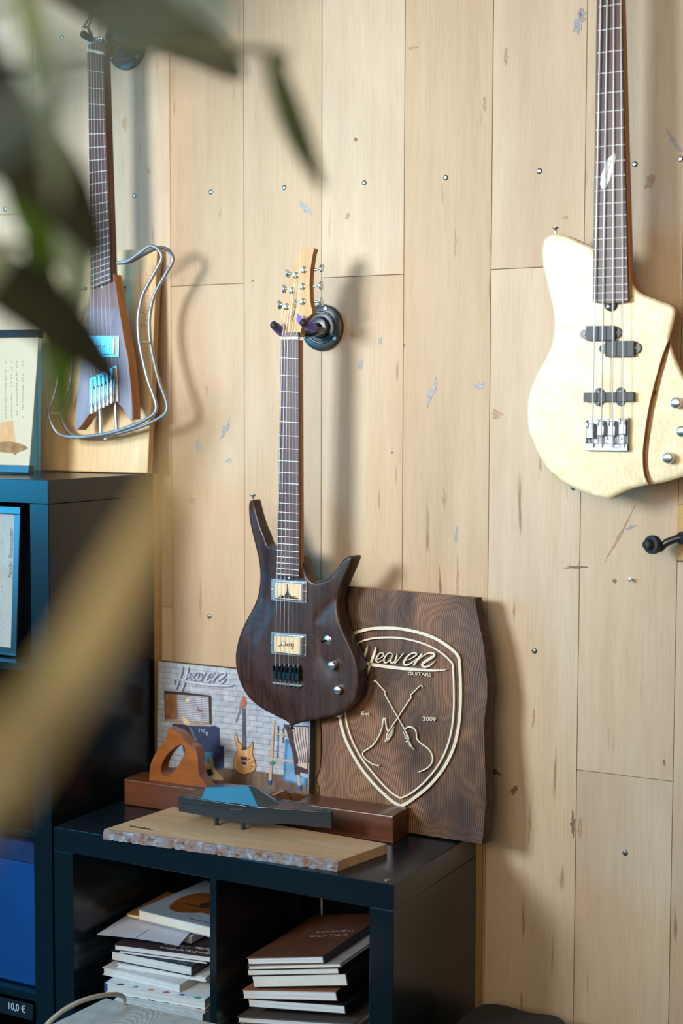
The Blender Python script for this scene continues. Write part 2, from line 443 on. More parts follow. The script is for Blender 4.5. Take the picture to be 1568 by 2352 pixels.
# planked wall: every board is its own piece
wall = struct(MB().box(RX0, RX1, 0.016, 0.05, 0, RZ1).build('wall_back', DARKGAP, smooth=0))
PX0, PW = 0.0038, 0.1971
def plank(k, z0, z1):
    g = 0.0005; x0 = PX0+PW*k+g; x1 = PX0+PW*(k+1)-g
    c = ((x0+x1)/2, 0.008, (z0+z1)/2); hx = (x1-x0)/2; hz = (z1-z0)/2
    o = MB().box(-hx, hx, -.008+R.uniform(0, .0006), .008, -hz+g, hz-g, 0.0006).build('plank', OAK, wall, smooth=20)
    o.location = c; return o
joints = {0: [at(437, 656, 0).z], 1: [at(650, 1900, 0).z], 2: [at(833, 634, 0).z], 3: [2.75], 4: [at(1190, 616, 0).z], 5: [at(1435, 1782, 0).z], -1: [1.2], 6: [at(1562, 1290, 0).z], -2: [2.1], 7: [1.9]}
for k in range(-12, 18):
    js = [0.0]+joints.get(k, [R.uniform(.5, 2.5)])+[RZ1]
    for a, b in zip(js[:-1], js[1:]): plank(k, a, b)
# screw heads in the wall
scr = [(308,449),(484,441),(652,431),(836,420),(1023,408),(1238,393),(1457,377),(481,1416),(1227,1495),(1435,1959),(142,86),(12,480),(88,770),(1562,365)]
sm = None
for (x, y) in scr:
    p = at(x, y, 0)
    if sm is None:
        m = MB().lathe([(.0056, 0), (.0056, .0008), (.0046, .0020), (.0030, .0026), (.0022, .0026), (.0018, .0016), (.0, .0016)], (0, 0, 0), (0, -1, 0), 16)
        sm = m.build('screw', STEEL, wall); sm.location = (p.x, 0, p.z)
    else: copy_part(sm, wall, (p.x, 0, p.z))
nail = MB().lathe([(.0018, -.004), (.0018, .012), (.0038, .012), (.0038, .0132), (0, .0135)], (0, 0, 0), (0, -1, 0), 12).build('nail', STEEL, wall)
p = at(1450, 1330, 0); nail.location = (p.x, 0, p.z)
# grey filled knots and checks of the boards
FILL = plain('grey_knot_filler', srgb(158, 156, 158), 0.5, var=0.4, scale=260)
KNOT = plain('brown_knot_wood', srgb(182, 150, 116), 0.6, var=0.3, scale=260)
DARKK = plain('dark_check_in_wood', srgb(136, 108, 86), 0.7, var=0.4, scale=260)
kn = [(516,988,9,26,.5,FILL),(455,1022,10,20,0,FILL),(524,1058,9,6,0,FILL),(828,838,7,17,.4,FILL),(872,783,5,9,0,FILL),(990,905,8,34,.35,FILL),
      (1100,885,17,8,0,FILL),(1140,950,14,11,0,KNOT),(1047,1228,4,22,.1,FILL),(1112,240,4,18,0,KNOT),(1328,52,14,26,.2,FILL),(1336,35,8,10,0,FILL),
      (816,321,6,5,0,DARKK),(948,110,13,3,0,KNOT),(700,478,8,24,-.8,FILL),(797,497,6,9,0,KNOT),(286,285,10,22,0,KNOT),(341,392,5,9,0,KNOT),
      (1318,1303,28,5,0,DARKK),(1180,1815,8,14,.4,DARKK),(1135,1775,16,7,.2,DARKK),(1216,1890,3,42,.05,KNOT),(1225,1650,3,24,.05,KNOT),(1315,1890,6,30,0,DARKK),
      (1425,1225,4,60,.5,KNOT),(1447,1212,14,4,-.4,FILL),(1411,1335,7,4,0,DARKK),(1525,1752,2,8,-.2,DARKK),(1330,1900,5,22,0,KNOT),(440,1150,18,9,0,KNOT),
      (460,1380,3,50,0,KNOT),(388,1160,6,8,0,FILL),(1546,325,5,30,-.6,FILL),(1298,500,7,4,0,KNOT),(1395,1128,4,4,0,DARKK),(808,770,5,5,0,KNOT),(900,1040,3,3,0,DARKK),
      (927,792,3,4,0,DARKK),(1019,1140,4,26,0,KNOT),(1050,1330,3,40,0,KNOT),(1010,1345,3,40,0,DARKK),(580,645,3,4,0,DARKK),(505,492,4,10,.3,KNOT),(475,900,3,16,0,KNOT),
      (1045,560,3,30,0,KNOT),(870,1150,2,22,0,KNOT),(1240,1060,3,22,0,KNOT),(1160,130,4,20,0,KNOT),(1180,1400,3,26,0,KNOT),(1490,420,12,20,0,KNOT)]
for (x, y, rx, rz, an, mt) in kn:
    p = at(x, y, 0); q = 1/960; pl = []; n = 26; ph = R.uniform(0, 9)
    for i in range(n):
        a = 2*pi*i/n; k = 0.62+0.75*noise.noise((cos(a)*2.1+ph, sin(a)*2.1, ph))+R.uniform(-.16, .16)
        k = max(.18, k+.10)
        u, v = rx*cos(a)*k*q, rz*sin(a)*k*q
        pl.append((u*cos(an)+v*sin(an), -u*sin(an)+v*cos(an)))
    o = MB().prism(pl, 0.0, 0.0003).build('knot', mt, wall, smooth=0)
    o.rotation_euler = (pi/2, 0, 0); o.location = (p.x, -0.00005, p.z)

# ------------------------------------------------------------------ the two shelf units
LG = 0.0415                           # gap to the wall, filled by pine backing
LY0, LY1, LH, LWID = -.39-LG, -LG, 0.79, 0.79
def shelf_unit(name, label, x0, x1, y0, y1, H, cols, rows, legs=0.05, d=0.016, back_x=None):
    r = root(name, label, 'shelf', loc=((x0+x1)/2, (y0+y1)/2, 0)); ox, oy = (x0+x1)/2, (y0+y1)/2
    def b(nm, a0, a1, c0, c1, e0, e1, bev=.0012, m=BLACKLAM):
        return MB().box(a0-ox, a1-ox, c0-oy, c1-oy, e0, e1, bev).build(nm, m, r, smooth=20)
    b('top_board', x0, x1, y0, y1, H-legs, H); b('bottom_board', x0, x1, y0, y1, 0, legs)
    b('side_board', x0, x0+legs, y0, y1, legs+.0002, H-legs-.0004); b('side_board', x1-legs, x1, y0, y1, legs+.0002, H-legs-.0004)
    cw = (x1-x0-2*legs-(cols-1)*d)/cols; ch = (H-2*legs-(rows-1)*d)/rows
    for i in range(1, cols):
        xx = x0+legs+cw*i+d*(i-1); b('divider', xx, xx+d, y0+.001, y1, legs, H-legs, .0006)
    for j in range(1, rows):
        zz = legs+ch*j+d*(j-1)
        for i in range(cols):
            xx = x0+legs+(cw+d)*i; b('shelf_board', xx, xx+cw, y0+.0015, y1, zz, zz+d, .0006)
    b('cubby_shade_panel', x0+legs, x1-legs, y1-.004, y1+.0003, legs, H-legs, .0)  # added black sheet; the cubbies' inner shade is put into its colour
    bk = b('backing_board', x0+.001, x1-.001, y1+.0005, -.0006, 0.0, H-.0008, .001, BATTEN); bk['label'] = 'light pine backing board behind the black unit'
    return r, cw, ch
low, lcw, lch = shelf_unit('low_shelf_unit', 'low black two-by-two shelf unit with books, under the dark guitar', 0, LWID, LY0, LY1, LH, 2, 2)
TX1, TY0, TY1, TH = -.0245, -.4067, -.0319, 1.5121
tall, tcw, tch = shelf_unit('tall_shelf_unit', 'tall black shelf unit at the left edge with a framed certificate inside', TX1-.79, TX1, TY0, TY1, TH, 2, 4)
# screw cap on the low unit
p = atZ(888, 2021, LH)
MB().lathe([(.006, -.0002), (.006, .0006), (.0035, .0008), (.0015, .0004), (0, .0004)], (p.x-LWID/2, p.y-(LY0+LY1)/2, LH), (0, 0, 1), 14).build('screw_cap', STEEL, low)
p = atZ(158, 1897, LH)
MB().lathe([(.006, -.0002), (.006, .0006), (.0035, .0008), (.0015, .0004), (0, .0004)], (p.x-LWID/2, p.y-(LY0+LY1)/2, LH), (0, 0, 1), 14).build('screw_cap', BLACKLAM, low)
# chipped teal scuffs on the front edge
SCUFF = plain('pale_scuff', srgb(70, 120, 150), 0.5)
# ------------------------------------------------------------------ shared guitar materials
WENGE = wood('dark_wenge', [srgb(44, 29, 25), srgb(62, 40, 34), srgb(84, 55, 45)], (55, 5, 55), rings=0.75, rough=0.36, coat=0.15, spec=0.45, fine=(420, 14, 420), bump=0.25, ring_scale=(14, 4.5, 14))
ROSEW = wood('rosewood_fingerboard', [srgb(58, 36, 32), srgb(84, 55, 48), srgb(112, 78, 68)], (110, 5, 110), rough=0.38, spec=0.5)
MAPLE = wood('amber_maple', [srgb(206, 166, 114), srgb(216, 180, 130), srgb(224, 194, 148)], (60, 4, 60), rough=0.6, spec=.25)
MAPLES = wood('amber_neck_maple', [srgb(150, 92, 38), srgb(176, 112, 48), srgb(196, 134, 66)], (60, 4, 60), rough=0.42)
CHROME = plain('chrome', srgb(214, 219, 222), 0.24, 0.92, var=0.04)
NICKEL = plain('nickel_fret_wire', srgb(222, 222, 216), 0.45, 0.45, var=0.05)
STRING = plain('steel_string', srgb(224, 226, 228), 0.42, 0.6, var=0.05)
BONE = plain('bone_nut', srgb(236, 230, 212), 0.4, var=0.05)
BLACKP = plain('black_plastic', (0.012, 0.012, 0.014, 1), 0.3, var=0.2, scale=90, spec=0.6)
BLACKM = plain('black_coated_metal', (0.014, 0.017, 0.020, 1), 0.32, var=0.2, spec=0.8)
RUBBER = plain('black_rubber', (0.016, 0.016, 0.017, 1), 0.55, var=0.2)
PURPLE = plain('purple_tape', srgb(92, 62, 190), 0.45, var=0.2, scale=120)
INK = plain('dark_ink', srgb(44, 32, 28), 0.6)
PALEW = plain('laser_engraved_maple', srgb(232, 202, 158), 0.5, var=0.06, scale=60)

# the brush-script logo, traced once; u right, v up, unit = letter height
def logo_strokes():
    H = [([(408,310),(392,375),(350,478),(318,560),(292,640)], [6,24,26,18,4]),
         ([(505,320),(486,390),(447,500),(412,600),(384,668)], [6,26,28,20,4]),
         ([(262,560),(258,505),(285,478),(350,490),(440,518),(600,541),(800,566),(1000,580),(1150,588),(1240,586),(1305,578)], [8,16,24,28,32,34,32,28,22,14,3]),
         ([(512,462),(556,448),(588,415),(580,392),(552,392),(520,425),(504,465),(516,492),(548,490),(590,460)], [5,8,10,10,10,14,16,14,10,6]),
         ([(690,402),(656,388),(622,412),(596,456),(598,494),(628,496),(664,462),(700,396),(676,450),(668,492),(690,500),(722,474)], [5,10,12,15,15,12,8,10,14,14,12,6]),
         ([(738,396),(736,432),(712,505),(752,470),(790,420),(815,392)], [8,14,16,8,9,10]),
         ([(826,478),(880,462),(940,428),(962,402),(934,390),(880,410),(832,462),(816,508),(846,526),(896,508),(938,474),(962,448)], [5,8,12,14,13,14,18,20,18,12,8,4]),
         ([(1024,396),(978,456),(926,530)], [14,24,18]),
         ([(944,508),(996,456),(1052,412),(1112,390),(1156,400),(1150,428),(1096,464),(1040,500),(1022,530),(1050,549),(1108,534),(1166,486)], [4,7,12,18,22,26,28,26,22,20,15,6])]
    out = []
    for pl, wd in H:
        q = catmull([(p[0], p[1], wd[i]) for i, p in enumerate(pl)], 5, False); out.append(q)
    return out
LOGO = logo_strokes()
def logo_mb(place, k, w0, w1):
    """place(zx, zy) -> (u, v); k = metres per traced unit for widths"""
    m = MB()
    for s in LOGO: m.ribbon([place(p[0], p[1]) for p in s], [max(p[2], 2)*k for p in s], w0, w1)
    return m

def fingerboard(par, F, tl, tr, bl, br, w0, w1, mat, name='fingerboard', round_end=0.0):
    a, b, c, d = [F.px(*p, w1) for p in (tl, tr, br, bl)]
    pl = [a, b, c]
    if round_end:
        for i in range(1, 8):
            t = i/8; q = (c[0]+(d[0]-c[0])*t, c[1]+(d[1]-c[1])*t-round_end*sin(pi*t)); pl.append(q)
    pl.append(d)
    MB().prism(pl, w0, w1, bevel=.0008).build(name, mat, par)
    return a, b, c, d
def wood_sides(o, m):
    o.data.materials.append(m)
    for p in o.data.polygons:
        if abs(p.normal.z) < .45: p.material_index = 1
def lerp2(a, b, t): return (a[0]+(b[0]-a[0])*t, a[1]+(b[1]-a[1])*t)

def hanger(name, label, disc_px, prong_l, prong_r, yY, tape=False):
    """round wall plate with an arm and two upturned rubber prongs"""
    c = at(disc_px[0], disc_px[1], 0)
    r = root(name, label, 'guitar hanger', loc=(c.x, 0, c.z), group='guitar wall hangers')
    m = MB().lathe([(.0505, .0005), (.0505, .006), (.049, .0085), (.046, .0095), (.036, .0105), (.034, .0125), (.0315, .0125), (.030, .011), (.024, .0115), (.0225, .018), (.020, .0225), (.012, .024), (0, .024)], (0, 0, 0), (0, -1, 0), 40)
    m.build('wall_plate', BLACKM, r)
    for an in (75, 205, 325):
        MB().lathe([(.0052, 0), (.0052, .001), (.004, .0024), (.0025, .0026), (.002, .0014), (0, .0014)], (.042*cos(radians(an)), -.0095, .042*sin(radians(an))), (0, -1, 0), 14).build('screw', STEEL, r)
    def loc(p): return Vector(p)-Vector((c.x, 0, c.z))
    bl = loc(at(prong_l[0], prong_l[1], yY)); br = loc(at(prong_r[0], prong_r[1], yY))
    tl = loc(at(prong_l[2], prong_l[3], yY-.045)); tr = loc(at(prong_r[2], prong_r[3], yY-.045))
    yk = Vector((0, yY+.062, min(bl.z, br.z)-.002))
    MB().tube([(0, -.02, 0), (0, -.035, -.001), yk+Vector((0, .004, 0))], [.0105, .009, .0085], 14).build('arm', BLACKM, r)
    MB().tube(catmull([bl+Vector((.0, .012, -.004)), bl+Vector((.001, .045, -.004)), yk+Vector((-.016, .004, 0)), yk, yk+Vector((.016, .004, 0)), br+Vector((-.001, .045, -.004)), br+Vector((0, .012, -.004))], 5, False), .0058, 10).build('yoke', BLACKM, r)
    for (b_, t_) in ((bl, tl), (br, tr)):
        d = (t_-b_).normalized(); st = b_+Vector((0, .014, -.004))
        pr = MB().tube([st, b_+d*.004, t_-d*.006, t_-d*.002, t_+d*.001, t_+d*.0026], [.0066, .0078, .0082, .0078, .0058, .0012], 14).build('prong', RUBBER, r)
        if tape: MB().tube([b_-d*.004, b_+d*.002, t_-d*.016, t_-d*.012], [.0086, .0094, .0094, .0086], 12).build('tape', PURPLE, pr)
    if tape:
        b = br+Vector((-.006, -.01, .005))
        MB().prism([(0, 0), (.012, -.004), (.004, .016), (-.006, .022), (-.008, .008)], 0, .0008).warp(lambda x, y, w: (b.x+x-.008, b.y-.022+w, b.z+y)).build('tape_end', PURPLE, r)
    return r

# ------------------------------------------------------------------ dark guitar in the middle
GY = -.150
o = at(668, 1663, GY); FC = Frame((o.x, GY, o.z))
g = root('electric_guitar', 'dark brown six-string electric guitar hanging above the low shelf unit', 'guitar', FC)
zc = lambda pl: Z(500, 1100, 3.921, pl)
outl = zc([(440,602),(402,512),(366,430),(340,350),(318,270),(302,205),(288,190),(266,204),(250,242),(247,300),(258,400),(285,520),(315,640),(337,740),(348,850),(345,960),(328,1060),(295,1150),(250,1235),(205,1320),(165,1420),(138,1520),(127,1600),(130,1690),(150,1790),(185,1880),(235,1965),(300,2030),(375,2085),(450,2125),(530,2165),(590,2192),(640,2218),(668,2224),(720,2202),(800,2186),(880,2172),(960,2155),(1060,2130),(1140,2095),(1200,2040),(1245,1970),(1262,1890),(1270,1800),(1265,1720),(1245,1640),(1215,1560),(1180,1480),(1140,1400),(1105,1310),(1080,1220),(1068,1130),(1075,1060),(1095,1000),(1125,930),(1160,850),(1190,780),(1212,715),(1200,700),(1170,700),(1130,725),(1090,775),(1050,835),(1000,888),(950,916),(900,930),(855,926),(815,892),(788,840),(767,765),(752,735),(700,690),(600,640),(525,613)])
body = FC.pts(outl)
bs = catmull(body, 4)
carve = FC.pts(zc([(440,600),(470,700),(476,800),(470,1000),(440,1180),(385,1330),(360,1480),(365,1600),(400,1720),(460,1820),(560,1900)]))
rc = FC.pts(zc([(1060,1080),(960,1180),(860,1300),(900,1450),(930,1600),(1000,1700)]))
lefthalf = FC.pts(zc([(247,300),(285,520),(337,740),(348,850),(328,1060),(250,1235),(165,1420),(127,1600),(150,1790),(235,1965),(375,2085),(530,2165)]))
def bh_(u, v):
    d = pathd((u, v), bs, True); h = 0.0
    if d < .0045: h -= .0035*(1-d/.0045)**2
    dl = pathd((u, v), lefthalf)
    if dl < .062:
        t = 1-dl/.062; h -= .012*t*t*(3-2*t)*min(1, max(0, (u-bs[0][0]+.09)*0+1))
    dr = pathd((u, v), rc); side = u > FC.px(720, 1400)[0]
    if side:
        k = max(0, 1-dr/.05); h -= .004*k*k
    return h
MB().relief(bs, bh_, .0065, -.038, edge=.0035, rim=(.0012, .0028, .0045)).build('body', WENGE, g, smooth=60)
FBW = .013
a, b, c, d = fingerboard(g, FC, (645, 779), (685.5, 781), (634.5, 1322), (686.5, 1326), .006, FBW, ROSEW)
MB().prism([lerp2(a, b, .0), lerp2(a, b, 1.0), (c[0]+.001, c[1]), (d[0], d[1])], -.006, .0058, bevel=0).build('neck', MAPLES, g)
mm = MB(); hh = FBW+.0009
fr0 = None
for n in range(1, 23):
    t = (1-2**(-n/12))/(1-2**(-22/12))*0.992
    L_, R_ = lerp2(a, d, t), lerp2(b, c, t)
    f = MB().tube([(L_[0]+.0005, L_[1], FBW), (R_[0]-.0005, R_[1], FBW)], .0011, 6).build('fret', NICKEL, g)
MB().box(a[0]-.0003, b[0]+.0003, a[1]-.001, a[1]+.0045, .007, FBW+.003, .0006).build('nut', BONE, g)
MB().box(a[0]+.001, b[0]-.001, a[1]+.0045, a[1]+.0135, .004, FBW-.001, .0006).build('locking_strip', ROSEW, g)
# headstock, leaning a little back
zh = lambda pl: Z(600, 560, 7.84, pl)
HW = .004
hp = FC.pts(zh([(368,1650),(378,1520),(372,1400),(318,1262),(372,1130),(404,1020),(432,900),(470,740),(520,580),(585,410),(650,240),(722,88),(790,70),(870,74),(946,88),(930,170),(902,330),(882,500),(870,680),(871,850),(880,1000),(896,1120),(920,1238),(870,1300),(808,1362),(750,1450),(708,1560),(692,1650)]), HW)
hs_ = catmull(hp, 3)
hso = MB().prism(hs_, HW-.0165, HW, bevel=.0006).build('headstock', MAPLE, g)
wood_sides(hso, MAPLES)
for (x, y) in [(765,470),(740,770),(745,1040),(620,565),(550,840),(450,1130)]:
    q = FC.px(600+x/7.84, 560+y/7.84, HW)
    t = MB().lathe([(.0072, 0), (.0072, .0012), (.0055, .0022), (.0048, .0024), (.0042, .009), (.0036, .0096), (.0014, .0098), (.001, .008), (0, .008)], (q[0], q[1], HW), (0, 0, 1), 18).build('tuner_post', CHROME, g)
for i, (x, y, sx, sy, an) in enumerate([(965,470,1075,440,-.5),(945,765,1060,755,.05),(960,1040,1065,1040,.55),(560,540,490,535,.5),(500,815,430,808,-.1),(415,1100,340,1100,.2)]):
    w = -.008
    p0 = FC.px3(600+x/7.84, 560+y/7.84, w); p1 = FC.px3(600+sx/7.84, 560+sy/7.84, w)
    t = MB().tube([p0, p0.lerp(p1, .3), p0.lerp(p1, .75), p1], [.0036, .0024, .0026, .0034], 10).build('tuner_shaft', CHROME, g)
    dr = 1 if i < 3 else -1
    pl = [(.0092*cos(k*2*pi/18), .0066*sin(k*2*pi/18)) for k in range(18)]
    def place(u, v, w_, p1=p1, dr=dr, an=an):
        x_, y_ = w_, u
        y2 = u*cos(an)-v*sin(an); z2 = u*sin(an)+v*cos(an)
        return (p1.x+dr*(.001+w_*.7+(abs(u)/.0092)*.002), p1.y+y2, p1.z+z2)
    MB().prism(pl, -.003, .003, bevel=.0015).warp(place).build('tuner_button', CHROME, t)
lk = 1/7.84/1020
def hl(zx, zy):   # written upwards along the head
    s_ = .50
    return FC.px(600+(575+(zy-560)*.27-0*zx+ (zx-262)*.085)/7.84, 560+(1395-(zx-262)*.44)/7.84, HW)
logo_mb(hl, .30*lk*1.1, HW, HW+.0004).build('script_lettering', INK, g)
# strings
sx0 = [.5+(i+.5-3)*.152 for i in range(6)]
bx = [632, 642, 652, 662.5, 672.5, 683]
SWN, SWB = FBW+.0042, .0135
for i in range(6):
    q = lerp2(a, b, sx0[i]); p1 = FC.px3(bx[i], 1531, SWB)
    hx, hy = [(450,1130),(550,840),(620,565),(765,470),(740,770),(745,1040)][i]
    p00 = FC.px3(600+hx/7.84, 560+hy/7.84, HW+.007)
    rr = [.00055, .0005, .00043, .00028, .00023, .0002][i]
    MB().tube([p00, (q[0], q[1]+.003, SWN), p1], rr, 6).build('string', STRING, g)
# pickups with engraved wooden lids
z8 = lambda pl: Z(560, 1280, 5.227, pl)
def humbucker(ring, cover, lid):
    F = FC; rg = F.pts(z8(ring), .003)
    r_ = MB().prism(rg, -.004, .003, bevel=.0006).build('pickup_ring', CHROME, g)
    cv = F.pts(z8(cover), .011)
    cc = catmull([lerp2(cv[i], cv[(i+1) % 4], t) for i in range(4) for t in (.03, .12, .5, .88, .97)], 2)
    cvo = MB().prism(cc, .002, .011, bevel=.002).build('pickup_cover', CHROME, g)
    ld = F.pts(z8(lid), .0113); MB().prism(ld, .0105, .0114).build('wooden_lid', PALEW, cvo)
    for i in range(4):
        cx = sum(p[0] for p in rg)/4; cy = sum(p[1] for p in rg)/4
        x = rg[i][0]+(cx-rg[i][0])*.09; y = rg[i][1]+(cy-rg[i][1])*.13
        MB().lathe([(.0022, .0028), (.0022, .0036), (.0012, .0042), (.0006, .0036), (0, .0036)], (x, y, 0), (0, 0, 1), 12).build('ring_screw', CHROME, r_)
    for t in (lerp2(rg[0], rg[3], .5), lerp2(rg[1], rg[2], .5)):
        cx = sum(p[0] for p in rg)/4; x = t[0]+(cx-t[0])*.06
        MB().lathe([(.002, .0028), (.002, .0044), (.001, .005), (0, .005)], (x, t[1], 0), (0, 0, 1), 12).build('height_screw', CHROME, r_)
    return cvo
c1 = humbucker([(326,258),(754,286),(750,552),(326,520)], [(364,290),(708,312),(705,532),(364,500)], [(374,302),(690,322),(688,518),(374,490)])
c2 = humbucker([(320,900),(750,928),(746,1196),(318,1160)], [(352,930),(700,958),(696,1182),(350,1140)], [(362,944),(672,964),(670,1170),(360,1130)])
E1 = .0114
sk = MB()
sky = [(405,482),(440,468),(460,462),(485,456),(486,440),(500,442),(505,420),(512,418),(517,350),(512,330),(520,320),(526,345),(533,372),(534,415),(545,432),(552,462),(560,448),(566,470),(600,478),(640,492),(660,503),(600,500),(500,494),(430,488)]
sk.prism(FC.pts(z8(sky), E1), E1, E1+.0003)
for x, y in ((436, 448), (466, 456), (600, 462), (617, 462)):
    sk.ribbon(FC.pts(z8([(x, y), (x, y+38)]), E1), .0012, E1, E1+.0003)
sk.ribbon(FC.pts(z8([(405, 482), (436, 452), (466, 462), (490, 470)]), E1), .0006, E1, E1+.0003)
sk.ribbon(FC.pts(z8([(560, 478), (600, 465), (617, 465), (655, 500)]), E1), .0006, E1, E1+.0003)
sk.build('engraved_skyline', INK, c1)
lb = MB()
LIB = [[(478,1010),(462,1004),(452,1030),(440,1060),(424,1068),(414,1064),(426,1052),(446,1058),(474,1064)],
       [(484,1032),(476,1062),(486,1064)], [(488,1014),(490,1018)],
       [(508,1004),(496,1060),(510,1062),(518,1044),(506,1038)],
       [(520,1058),(534,1048),(534,1038),(524,1042),(522,1062),(536,1066)],
       [(546,1040),(542,1066),(548,1050),(560,1042)],
       [(576,1018),(564,1066),(574,1068)], [(558,1040),(590,1040)],
       [(580,1046),(578,1066),(590,1062),(600,1042),(588,1084),(578,1102),(570,1098),(584,1078)]]
for s_ in LIB: lb.ribbon(catmull(FC.pts(z8(s_), E1), 4, False), .0011, E1, E1+.0003)
lb.build('engraved_lettering', INK, c2)
# bridge: six dark saddles in front of a chrome bar
TEALM = plain('teal_lit_black_metal', (0.02, 0.045, 0.06, 1), 0.3, 0.6, var=0.15)  # black metal; the teal light on it is put into the base colour
P = lambda x, y, w=0.0: FC.px3(560+x/5.227, 1280+y/5.227, w)
tl = P(338, 1296, .012); br_ = P(660, 1490, .012)
wd = (br_.x-tl.x)/6
MB().box(tl.x, br_.x, br_.y, tl.y-.004, -.004, .004, .0008).build('bridge_base', BLACKM, g)
for i in range(6):
    x0 = tl.x+wd*i
    sd = MB().box(x0+.0005, x0+wd-.0005, br_.y, tl.y-.012, .003, .011, .0012)
    sd.box(x0+.0005, x0+.0032, tl.y-.0125, tl.y, .003, .013, .0008); sd.box(x0+wd-.0032, x0+wd-.0005, tl.y-.0125, tl.y, .003, .013, .0008)
    s_ = sd.build('saddle', TEALM, g)
    MB().lathe([(.0028, 0), (.0034, .002), (.003, .005), (.0014, .0064), (0, .0066)], (x0+wd/2, tl.y-.001, .005), (0, 1, .25), 14).build('saddle_screw', CHROME, s_)
    MB().tube([(x0+wd/2, br_.y-.002, .004), (x0+wd/2, br_.y-.0185, .002)], .0009, 8).build('string_end', CHROME, s_)
q0 = P(338, 1500, .006); q1 = P(688, 1560, .006)
bar = [(q0.x, q0.y), (q0.x, q1.y), (q1.x, q1.y), (q1.x, q0.y)]
MB().prism(catmull([lerp2(bar[i], bar[(i+1) % 4], t) for i in range(4) for t in (.08, .5, .92)], 2), -.002, .006, bevel=.0015).build('tailpiece', CHROME, g)
for i in range(6):
    x0 = tl.x+wd*(i+.5); MB().lathe([(.0026, .0055), (.0026, .007), (0, .0072)], (x0, (q0.y+q1.y)/2, 0), (0, 0, 1), 12).build('tailpiece_button', STEEL, g)
# knobs, switch, buttons
def knob(par, F, x, y, wbase, r=.0092, h=.017, mat=CHROME, ax=(0, 0, 1)):
    q = F.px3(x, y, wbase+h)
    MB().lathe([(r*.98, -h), (r, -h*.6), (r, -h*.25), (r*.9, -h*.08), (r*.6, 0), (0, .0004)], q, ax, 24).build('control_knob', mat, par)
knob(g, FC, 560+1040/5.227, 1280+1305/5.227, -.004); knob(g, FC, 560+1110/5.227, 1280+1600/5.227, -.005)
q = FC.px3(753, 1470, -.002)
sw = MB().lathe([(.0096, -.003), (.0096, .001), (.008, .0022), (.0062, .0022), (.006, .004), (.004, .0046), (0, .0046)], q, (0, 0, 1), 20).build('toggle_switch', CHROME, g)
MB().tube([q, q+Vector((-.004, -.001, .012)), q+Vector((-.006, -.0015, .017))], [.0016, .0024, .003], 10).build('switch_lever', BLACKP, sw)
q = FC.px3(581, 1148, -.02)
MB().lathe([(.003, -.002), (.0028, .004), (.0034, .007), (.0066, .0105), (.0066, .0118), (0, .0122)], q, (0, 1, 0), 16).build('strap_button', CHROME, g)
q = FC.px3(668, 1663, -.02)
MB().lathe([(.004, -.003), (.0034, .003), (.004, .006), (.0066, .009), (.0066, .0105), (0, .011)], q, (0, -1, 0), 16).build('strap_button', BLACKM, g)
q = FC.px3(779, 1644, -.02); MB().lathe([(.009, -.002), (.009, .001), (.006, .0025), (.003, .0025), (0, .001)], q, (.25, -1, 0), 16).build('jack_socket', CHROME, g)
q = FC.px3(664, 1325, .003); MB().box(q.x-.0085, q.x+.0085, q.y-.008, q.y+.002, -.001, .0035, .001).build('truss_rod_cover', BLACKP, g)
MB().lathe([(.0026, .003), (.0026, .0052), (.0012, .0054), (0, .0044)], (q.x, q.y-.003, 0), (0, 0, 1), 12).build('truss_rod_nut', CHROME, g)
hanger('guitar_hanger', 'round black wall hanger with purple-taped prongs holding the dark guitar', (742, 753), (647, 763, 627, 745), (719, 752, 694, 740), -.140, tape=True)
# ------------------------------------------------------------------ gold bass at the right
def gold_leaf():
    t = NT('pale_gold_leaf'); v = t.coords((1, 1, 1)); a = t.noise(v, 26, 5, .6, .4); vf = t.coords((1, .35, 1)); f = t.noise(vf, 190, 4, .6)
    col = t.ramp(a, [(0.3, srgb(226, 208, 164)), (0.55, srgb(236, 221, 182)), (0.8, srgb(243, 233, 206))])
    col = t.mix(col, t.ramp(f, [(0.3, srgb(226, 212, 180)), (0.6, (1, 1, 1, 1))]), .55, 'MULTIPLY')
    t.color(col); t.setb(rough=0.42, metal=0.12, spec=0.6); t.bump(f, .12, .0005); return t.m
GOLD = gold_leaf()
BYF = -.128
o = at(1400, 1145, BYF); FB = Frame((o.x, BYF, o.z))
bass = root('bass_guitar', 'pale gold four-string bass guitar with rosewood fretboard on the right', 'bass guitar', FB)
zb = lambda pl: Z(1180, 500, 2.94, pl)
bo = zb([(270,104),(225,122),(196,160),(184,220),(188,300),(205,400),(230,500),(252,600),(264,700),(262,780),(245,860),(210,940),(165,1020),(125,1100),(98,1180),(84,1260),(82,1340),(92,1430),(118,1520),(155,1600),(205,1680),(265,1745),(330,1795),(400,1830),(470,1860),(540,1885),(600,1897),(640,1900),(690,1875),(740,1850),(800,1828),(870,1810),(905,1802),(990,1790),(1080,1765),(1141,1745),(1210,1712),(1280,1655),(1325,1570),(1340,1470),(1320,1360),(1270,1250),(1205,1160),(1141,1075),(1100,990),(1070,920),(1052,860),(1046,815),(1060,760),(1075,700),(1085,650),(1080,612),(1050,586),(980,560),(900,530),(840,500),(800,450),(782,400),(765,330),(700,300),(560,255),(535,205),(470,175),(380,132),(320,110)])
bsp = catmull(FB.pts(bo), 3)
ge = FB.pts(zb([(1046,815),(1000,930),(970,1035),(940,1145),(915,1250),(895,1360),(880,1470),(868,1580),(870,1680),(880,1745),(905,1802)]))
gr = FB.pts(zb([(1052,850),(1028,960),(1000,1060),(972,1180),(947,1290),(928,1400),(912,1500),(902,1600),(903,1680),(917,1745),(942,1796)]))
ge_s = catmull(ge, 4, False); gr_s = catmull(gr, 4, False)
